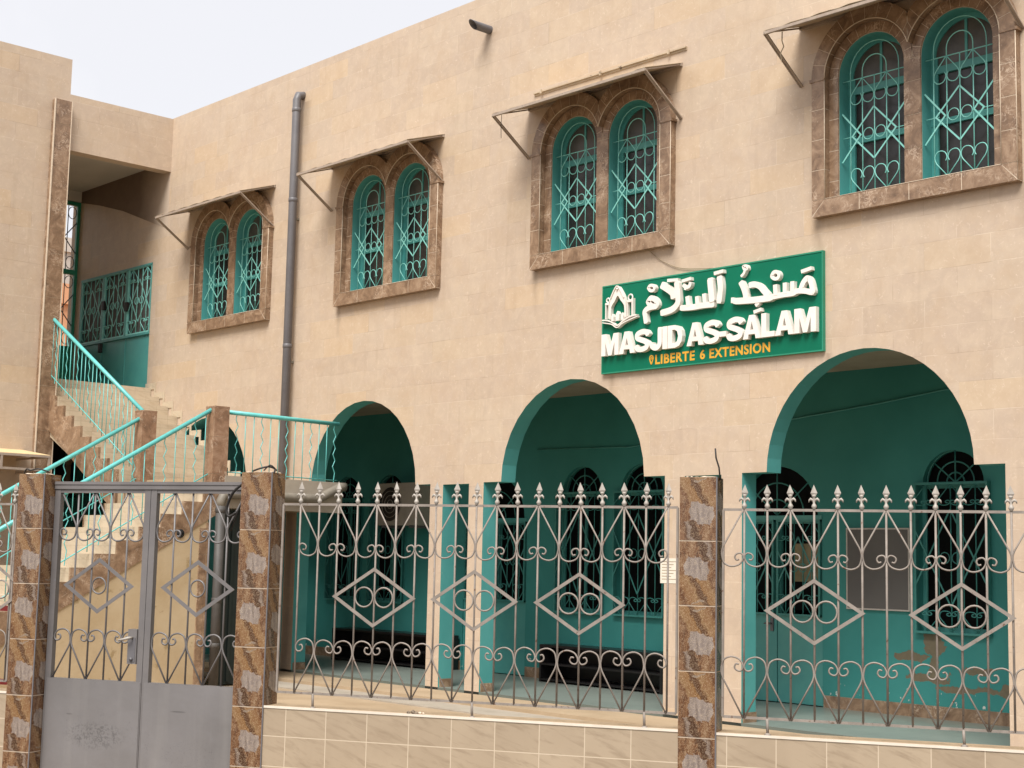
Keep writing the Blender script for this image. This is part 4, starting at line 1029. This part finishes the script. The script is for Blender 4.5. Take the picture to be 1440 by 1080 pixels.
# ------------------------------------------------------------------ things in the portico
nb = thing('notice_board', 'empty grey notice board in a thin aluminium frame on the teal portico wall', 'notice board', (-8.615, 2.0, 1.6))
mb = MB(); mb.box(-.36, .36, -.025, -.001, -.405, .405); obj('panel', mb, M['board'], nb, local=True)
mb = MB(); f_ = .016
mb.box(-.37, .37, -.032, 0, .395, .41); mb.box(-.37, .37, -.032, 0, -.41, -.395); mb.box(-.37, -.355, -.031, 0, -.395, .395); mb.box(.355, .37, -.031, 0, -.395, .395); obj('frame', mb, M['alu'], nb, local=True)
def bench(x0, x1, label):
    y0, y1, z0, z1 = 1.6, 1.96, .18, .62
    b = thing('shoe_rack', label, 'shoe rack', ((x0+x1)/2, 1.78, z0)); w = (x1-x0)/2
    mb = MB(); mb.box(-w, w, -.18, .18, .41, .44); obj('top', mb, M['bench'], b, local=True)
    for s_ in (-1, 1): mb = MB(); mb.box(s_*w, s_*(w-.03), -.178, .178, 0, .41); obj('side_panel', mb, M['bench'], b, local=True)
    mb = MB(); mb.box(-w+.03, w-.03, -.175, .178, .20, .222); obj('shelf', mb, M['bench'], b, local=True)
    mb = MB(); mb.box(-w+.03, w-.03, -.175, .178, .02, .04); obj('shelf', mb, M['bench'], b, local=True)
    mb = MB(); mb.box(-w+.03, w-.03, .165, .178, .02, .41); obj('back_panel', mb, M['bench'], b, local=True)
    return b
bench(-13.1, -11.15, 'low black shoe rack on the portico floor behind the middle arch')
bench(-17.3, -15.0, 'low black shoe rack in the dark portico behind the arch beside the stairs')
ac = thing('air_conditioner', 'dusty outdoor air conditioner unit with a dark round fan on the portico wall', 'air conditioner', (-16.0, 1.65, 2.05))
mb = MB(); mb.box(-.42, .42, 0, .30, 0, .57); obj('casing', mb, M['ac'], ac, local=True)
mb = MB(); mb.lathe((-.13, -.006, .285), [(.23, 0), (.235, .005)], 24, axis='y'); obj('fan_grille', mb, M['ac_dark'], ac, local=True)
mb = MB()
for r_ in (.06, .12, .18, .235): mb.tube([(-.13+r_*cos(2*pi*i/24), -.01, .285+r_*sin(2*pi*i/24)) for i in range(24)], .004, 4, closed=True)
obj('fan_guard', mb, M['ac'], ac, local=True)
for x in (-.3, .3): mb = MB(); mb.box(x-.02, x+.02, 0, .35, -.035, -.003); obj('bracket', mb, M['pvc'], ac, local=True)
mb = MB(); mb.box(-9.76, -9.53, -.004, -.0008, 1.42, 1.66)
for i in range(7): mb.box(-9.74, -9.56-.03*(i % 3), -.0052, -.0038, 1.625-.028*i, 1.631-.028*i, 1)
tag(obj('paper_notice', mb, [M['paper'], M['wire_light']], loc=(-9.64, 0, 1.54)), 'white printed sheet taped to the arcade pier beside the marble fence pillar', 'notice')

# ------------------------------------------------------------------ street fence
DF = 9.20
def tile_box(me_obj): pass
def pillar(u0, u1, ztop, label, zbot=-.15, depth=.155, phase=0.0, bits=True, group='marble clad fence pillars'):
    """clad pillar; each tile is its own facet carrying local tile coordinates"""
    c = FW((u0+u1)/2, DF+depth/2+.02, 0)
    t = thing('fence_pillar', label, 'pillar', tuple(c), TH, group)
    w = (u1-u0)/2; d0, d1 = -depth/2-.02, depth/2+.02
    me = bpy.data.meshes.new('pillar'); V = []; F = []; UV = []
    core = MB(); core.box(-w+.003, w-.003, d0+.003, d1-.003, zbot, ztop-.012); obj('core', core, M['cream'], t, local=True)
    z1 = ztop; k_ = 0
    while z1 > zbot+.02:
        z0 = max(zbot, z1-.40); g = .003; fr = (z1-z0)/.40; g = .0035
        for side in range(4):
            seed = 0 if side == 0 else (3.0 if side == 1 else side*2.0); flip = (k_+side+int(phase)) % 3 == 2
            if side == 0: a, b = (-w+g, d0), (w-g, d0); wd = 2*w
            elif side == 1: a, b = (w, d0+g), (w, d1-g); wd = d1-d0
            elif side == 2: a, b = (w-g, d1), (-w+g, d1); wd = 2*w
            else: a, b = (-w, d1-g), (-w, d0+g); wd = d1-d0
            o = len(V); nx_ = {0: (0, 1), 1: (-1, 0), 2: (0, -1), 3: (1, 0)}[side]; th = .0055
            V += [(a[0], a[1], z0+g), (b[0], b[1], z0+g), (b[0], b[1], z1-g), (a[0], a[1], z1-g)]
            V += [(v[0]+nx_[0]*th, v[1]+nx_[1]*th, v[2]) for v in V[-4:]]
            F += [(o, o+1, o+2, o+3), (o+4, o+7, o+6, o+5), (o, o+4, o+5, o+1), (o+1, o+5, o+6, o+2), (o+2, o+6, o+7, o+3), (o+3, o+7, o+4, o)]
            ul = wd/.25
            q = [(0, fr, seed), (ul, fr, seed), (ul, 0, seed), (0, 0, seed)]
            if flip: q = [(1-p[0], 1-p[1], p[2]) for p in q]
            UV += q+q
        z1 = z0; k_ += 1
    me.from_pydata(V, [], F); at = me.attributes.new('tile', 'FLOAT_VECTOR', 'POINT')
    at.data.foreach_set('vector', [c_ for q in UV for c_ in q]); me.materials.append(M['onyx'])
    o = bpy.data.objects.new('cladding', me); COL.objects.link(o); o.parent = t
    mb = MB(); mb.box(w-.006, w+.002, d0-.002, d0+.004, zbot, ztop); obj('edge_trim', mb, M['pvc'], t, local=True)
    mb = MB(); rnd = random.Random(int(u0*100)); n = 16      # rough mortar on the top
    V = []; F = []
    for i in range(n+1):
        for j in range(6):
            e = 0 if i in (0, n) or j in (0, 5) else 1
            V.append((-w+.01+(2*w-.02)*i/n, d0+.01+(d1-d0-.02)*j/5, ztop-.012+e*(.004+.014*rnd.random())))
    for i in range(n):
        for j in range(5): F.append((i*6+j, (i+1)*6+j, (i+1)*6+j+1, i*6+j+1))
    mb.add(V, F); obj('mortar_top', mb, M['cream'], t, local=True)
    return t
pillar(-2.117, -1.88, 2.15, 'marble clad fence pillar between the two ornate iron fence panels', phase=1)
pillar(-5.225, -4.985, 2.178, 'marble clad gate pillar right of the grey gate, with wires on top')
pillar(-7.08, -6.852, 2.165, 'marble clad gate pillar left of the grey gate')
# low tiled walls under the fence
def low_wall(u0, u1, ztop, label):
    c = FW((u0+u1)/2, DF+.11, 0); t = thing('low_wall', label, 'low wall', tuple(c), TH, 'low tiled walls carrying the fence'); w = (u1-u0)/2
    mb = MB(); mb.box(-w, w, -.103, .12, -.15, ztop-.014); obj('tiled_face', mb, M['curb_tile'], t, local=True)
    mb = MB(); mb.box(-w, w, -.097, .12, ztop-.014, ztop-.002); obj('wall_top', mb, M['beige_floor'], t, local=True)
    mb = MB(); mb.box(-w, w, -.108, -.097, ztop-.014, ztop+.001); obj('white_edge', mb, M['curb_top'], t, local=True)
low_wall(-4.985, -2.117, .592, 'low beige tiled wall between the gate pillar and the middle marble pillar')
low_wall(-1.88, 5.5, .588, 'low beige tiled wall right of the middle marble pillar')
low_wall(-11.0, -7.08, .585, 'low beige tiled wall left of the gate')

def finial():
    mb = MB()
    mb.lathe((0, 0, 0), [(.009, -.004), (.010, .004), (.0155, .012), (.0165, .019), (.012, .029), (.0075, .036), (.0075, .066), (.009, .074), (.0135, .080), (.0135, .085), (.010, .090)], 8)
    V = [(0, 0, .152)]
    for zz, r_ in ((.100, .0215), (.088, .015)):
        for a in range(4): V.append((r_*cos(a*pi/2), r_*.6*sin(a*pi/2), zz))
    F = [(0, 1+a, 1+(a+1) % 4) for a in range(4)]+[(1+a, 5+a, 5+(a+1) % 4, 1+(a+1) % 4) for a in range(4)]
    mb.add(V, F)
    for s_ in (-1, 1):
        mb.tube([(s_*.003, 0, .044), (s_*.010, 0, .059), (s_*.020, 0, .064), (s_*.029, 0, .056), (s_*.033, 0, .043)], [.006, .0075, .0075, .006, .0025], 6)
    return mb
FIN = finial().mesh('finial', [M['spear']])
BAR = MB().tube([(0, 0, .0), (0, 0, 1.272)], .0068, 6).mesh('bar', [M['iron']])
def fence_panel(u_first, n, s, z0, z1, centers, feet, label, u_end=None, apex0=0):
    """u_first: first bar, n bars, spacing s. local frame: x along the fence, z up"""
    d_ = DF+.045; c = FW(u_first, d_, 0)
    t = thing('fence_panel', label, 'fence', tuple(c), TH, 'wrought iron fence panels along the street')
    L = (n-1)*s; a = -(.13 if apex0 == 0 else s); b = L+(u_end if u_end else .08)
    for z in (z0, z1): mb = MB(); mb.tube([(a, 0, z), (b, 0, z)], .0085, 4, flat=(.016, .008)); obj('rail', mb, M['iron'], t, local=True)
    for x in (a, b): mb = MB(); mb.tube([(x, 0, z0), (x, 0, z1)], .0095, 4); obj('end_bar', mb, M['iron'], t, local=True)
    rnd = random.Random(n)
    for i in range(n):
        o = obj('bar', BAR, [], t, local=True); o.location = (s*i, 0, z0); o.scale = (1, 1, (z1-z0)/1.272)
        f = obj('finial', FIN, [], o, local=True); f.location = (0, 0, 1.272+.006); f.rotation_euler = (rnd.uniform(-.04, .04), rnd.uniform(-.05, .05), rnd.uniform(-.25, .25))
    for i in range(apex0 % 2, n+1, 2):
        x = s*i
        for nm, zz, hh in (('scroll', z0, .362), ('scroll', z1, -.352)):
            sides = [q for q in (-1, 1) if a-.01 <= x+q*s*.98 <= b+.02]
            if i > n-1: continue
            mb = MB(); heart(mb, x, zz, s*.965, hh*rnd.uniform(.985, 1.015), .0056, -.006, sides=sides)
            obj(nm, mb, M['iron'], t, local=True)
    zc = (z0+z1)/2+.018; hh = .187
    for ci in centers:
        x = s*ci; mb = MB(); w = s*2.0
        mb.tube([(x-w, -.013, zc), (x, -.013, zc+hh), (x+w, -.013, zc), (x, -.013, zc-hh)], .01, 4, closed=True, flat=(.021, .005)); dm = obj('diamond', mb, M['iron'], t, local=True)
        for q in (-.5, .5):
            mb = MB(); ring(mb, x+q*s, zc, s*.455, .0058, -.008, 20); obj('ring', mb, M['iron'], dm, local=True)
    for fi in feet:
        mb = MB(); mb.tube([(s*fi, 0, z0), (s*fi+.004, -.004, .595)], .009, 5); mb.lathe((s*fi+.004, -.004, .586), [(.022, 0), (.018, .006), (.010, .014)], 8); obj('foot', mb, M['iron'], t, local=True)
    return t
fence_panel(-4.781, 19, .14345, .685, 1.957, (4, 9, 14), (1, 9, 17), 'ornate grey iron fence panel with spear finials between gate and middle pillar', u_end=.06)
fence_panel(-1.718, 19, .1427, .684, 1.947, (3, 9, 15), (1, 9, 17), 'ornate grey iron fence panel with spear finials right of the middle pillar', u_end=.1)
fence_panel(-10.15, 22, .1435, .655, 1.94, (3, 9, 15, 20), (1, 11, 20), 'ornate grey iron fence panel left of the gate', u_end=.02)

# ------------------------------------------------------------------ gate
GU0, GU1 = -6.85, -5.227; GZ0, GZ1 = .69, 2.113
g = thing('street_gate', 'grey double leaf metal gate with scrollwork above solid sheet panels', 'gate', tuple(FW(GU0, DF+.15, 0)), TH)
GW = GU1-GU0; mid = (-6.03-GU0)
mb = MB(); mb.box(.001, GW-.001, -.03, .03, GZ1-.055, GZ1); obj('top_beam', mb, M['gate_iron'], g, local=True)
mb = MB(); mb.box(.002, GW-.002, -.036, -.026, GZ1-.022, GZ1-.004); obj('beam_lip', mb, M['gate_iron'], g, local=True)
s = GW/11.0
for li, (xa, xb) in enumerate(((0.0, mid), (mid, GW))):
    lf = sub('gate_leaf', g, (0, 0, 0)); zt = GZ1-.057
    mb = MB()
    st_r = .05 if li == 0 else .035
    mb.box(xa+.002, xa+.05, -.022, .022, -.11, zt); mb.box(xb-st_r, xb-.002, -.022, .022, -.11, zt)
    mb.box(xa+.04, xb-st_r, -.019, .019, zt-.025, zt); mb.box(xa+.04, xb-st_r, -.019, .019, GZ0-.03, GZ0)
    mb.box(xa+.04, xb-st_r, -.019, .019, -.11, -.07); obj('leaf_frame', mb, M['gate_iron'], lf, local=True)
    mb = MB(); mb.box(xa+.02, xb-.01, -.026, -.0225, -.10, GZ0-.002); obj('sheet_panel', mb, M['sheet'], lf, local=True)
    if li == 0: u0_, u1_ = xa+.05, xb-.05; apex = (0, 2, 4)
    else: u0_, u1_ = xa+.05, xb-.035; apex = (1, 3, 5)
    sp = (u1_-u0_)/5
    for i in range(1, 5): mb = MB(); mb.tube([(u0_+sp*i, 0, GZ0), (u0_+sp*i, 0, zt)], .0075, 6); obj('bar', mb, M['gate_iron'], lf, local=True)
    for i in apex:
        x = u0_+sp*i
        sides = [q for q in (-1, 1) if u0_-.01 <= x+q*sp <= u1_+.01]
        mb = MB(); heart(mb, x, GZ0, sp*.96, .352, .0065, -.006, sides=sides); obj('scroll', mb, M['gate_iron'], lf, local=True)
        mb = MB(); heart(mb, x, zt-.02, sp*.96, -.352, .0065, -.006, sides=sides); obj('scroll', mb, M['gate_iron'], lf, local=True)
    cx = (u0_+u1_)/2; zc = 1.36; w = sp*1.92; hh = .185
    mb = MB(); mb.tube([(cx-w, -.012, zc), (cx, -.012, zc+hh), (cx+w, -.012, zc), (cx, -.012, zc-hh)], .01, 4, closed=True, flat=(.026, .005)); dm = obj('diamond', mb, M['gate_iron'], lf, local=True)
    mb = MB(); ring(mb, cx, zc, .058, .0065, -.006, 20); obj('ring', mb, M['gate_iron'], dm, local=True)
    if li == 0:
        mb = MB(); mb.box(xb-.125, xb-.052, -.034, .03, .815, 1.06); mb.box(xb-.118, xb-.06, -.037, -.033, .83, 1.0, 1); lk = obj('lock', mb, [M['gate_iron'], M['pvc']], lf, local=True)
        mb = MB(); mb.tube([(xb-.085, -.035, 1.0), (xb-.085, -.075, 1.0), (xb-.175, -.078, .98)], .008, 6); obj('handle', mb, M['spear'], lk, local=True)
        mb = MB(); mb.lathe((xb-.087, -.05, .85), [(.012, 0), (.012, .015)], 10, axis='y'); obj('keyhole', mb, M['pvc'], lk, local=True)

# ------------------------------------------------------------------ small things near the fence
p = FW(-5.10, DF+.06, 2.18)
mb = MB(); q = lambda u, d_, z: tuple(FW(u, d_, z))
mb.tube(smooth_pts([q(-5.16, 9.24, 2.185), q(-5.10, 9.22, 2.20), q(-5.04, 9.24, 2.215), q(-5.0, 9.26, 2.20), q(-4.985, 9.22, 2.17)], 4), .007, 5)
mb.tube(smooth_pts([q(-5.08, 9.25, 2.19), q(-5.02, 9.23, 2.225), q(-4.99, 9.27, 2.19)], 4), .005, 5)
tag(obj('twisted_wires', mb, M['wire'], loc=tuple(p)), 'dark wire ends curling on top of the pillar right of the gate', 'wire')
mb = MB(); mb.tube(smooth_pts([q(-5.225, 9.26, 2.11), q(-5.33, 9.28, 2.04), q(-5.39, 9.30, 1.93), q(-5.37, 9.30, 1.87), q(-5.31, 9.30, 1.90)], 4), .010, 6)
mb.tube([q(-5.24, 9.27, 2.02), q(-5.35, 9.30, 1.77)], .006, 5)
tag(obj('looped_cable', mb, M['wire'], loc=tuple(FW(-5.3, 9.3, 2))), 'dark cable looping from the right gate pillar into the gate scrollwork', 'cable')
mb = MB(); mb.tube(smooth_pts([q(-6.86, 9.25, 2.18), q(-6.93, 9.22, 2.20), q(-7.02, 9.25, 2.19), q(-7.08, 9.28, 2.20), q(-7.13, 9.3, 2.12), q(-7.16, 9.3, 2.04)], 4), .006, 5)
tag(obj('tangled_wire', mb, M['wire'], loc=tuple(FW(-7, 9.25, 2.2))), 'dark wire tangled over the top of the left gate pillar', 'wire')
mb = MB(); mb.tube([q(-1.875, 9.27, 2.13), q(-1.883, 9.27, 2.21), q(-1.90, 9.26, 2.27), q(-1.905, 9.26, 2.33)], .0055, 5)
tag(obj('steel_rod', mb, M['wire'], loc=tuple(FW(-1.88, 9.27, 2.15))), 'thin rusty rod sticking up from the middle marble pillar', 'rod')
rnd = random.Random(5)
def stone(mb, c, r, mi=0):
    bm = bmesh.new(); bmesh.ops.create_icosphere(bm, subdivisions=1, radius=r)
    V = [(c[0]+v.co.x*rnd.uniform(.7, 1.2)*1.3, c[1]+v.co.y*rnd.uniform(.7, 1.2), c[2]+v.co.z*rnd.uniform(.5, 1.0)) for v in bm.verts]
    mb.add(V, [[v.index for v in f.verts] for f in bm.faces], mi); bm.free()
mb = MB()
for u, d_, r in ((-3.93, 9.235, .014), (-3.905, 9.25, .018), (-3.88, 9.24, .013), (-3.86, 9.23, .010)): stone(mb, FW(u, d_, .592+r*.5), r)
stone(mb, FW(-3.845, 9.228, .60), .011, 1); stone(mb, FW(-3.825, 9.235, .598), .009, 1)
tag(obj('rubble', mb, [M['rubble'], M['cream']], loc=tuple(FW(-3.9, 9.24, .59))), 'small heap of dark debris on the low wall under the left fence panel', 'debris')
rf = thing('red_frame', 'dark red metal barrier frame standing behind the fence left of the gate', 'barrier', tuple(FW(-7.11, 9.62, .1)), TH)
for x in (-.02, -.75): mb = MB(); mb.box(x-.022, x+.022, -.02, .02, 0, 1.08); obj('upright', mb, M['red'], rf, local=True)
for z in (.51, 1.06): mb = MB(); mb.box(-.727, -.043, -.018, .018, z-.02, z+.02); obj('crossbar', mb, M['red'], rf, local=True)
for x in (-.02, -.75): mb = MB(); mb.box(x-.024, x+.024, -.2, .2, -.0, .03); obj('foot', mb, M['red'], rf, local=True)

# ------------------------------------------------------------------ houses far behind
def house(x0, x1, y0, y1, h, m, label):
    t = thing('house', label, 'house', ((x0+x1)/2, (y0+y1)/2, 0))
    mb = MB(); mb.box(x0, x1, y0, y1, 0, h); mb.box(x0-.1, x1+.1, y0-.1, y0+.1, h, h+.5); mb.box(x0-.1, x1+.1, y1-.1, y1+.1, h, h+.5); mb.box(x1-.1, x1+.1, y0+.1, y1-.1, h, h+.5); mb.box(x0-.1, x0+.1, y0+.1, y1-.1, h, h+.5); obj('wall', mb, m, t)
    n = int((y1-y0)/3)
    for k_ in range(n):
        for zz in (1.2, 4.2):
            if zz+1.3 < h-.3:
                yc = y0+(k_+.5)*(y1-y0)/n; w = sub('window', t, (x1-(x0+x1)/2, yc-(y0+y1)/2, zz))
                mb = MB(); mb.box(0, .06, -.55, .55, -.08, 0); mb.box(0, .05, -.55, -.5, 0, 1.3); mb.box(0, .05, .5, .55, 0, 1.3); mb.box(0, .05, -.55, .55, 1.3, 1.36); obj('frame', mb, M['cream'], w, local=True)
                mb = MB(); mb.box(.0, .02, -.5, .5, 0, 1.3); obj('pane', mb, M['glass'], w, local=True)
house(-46, -34, 1.5, 9.8, 7.6, M['orange'], 'orange rendered house seen through the gate at the end of the upper passage')
house(-56, -48, 3, 17, 11.9, M['palewall'], 'pale grey building behind the orange house')
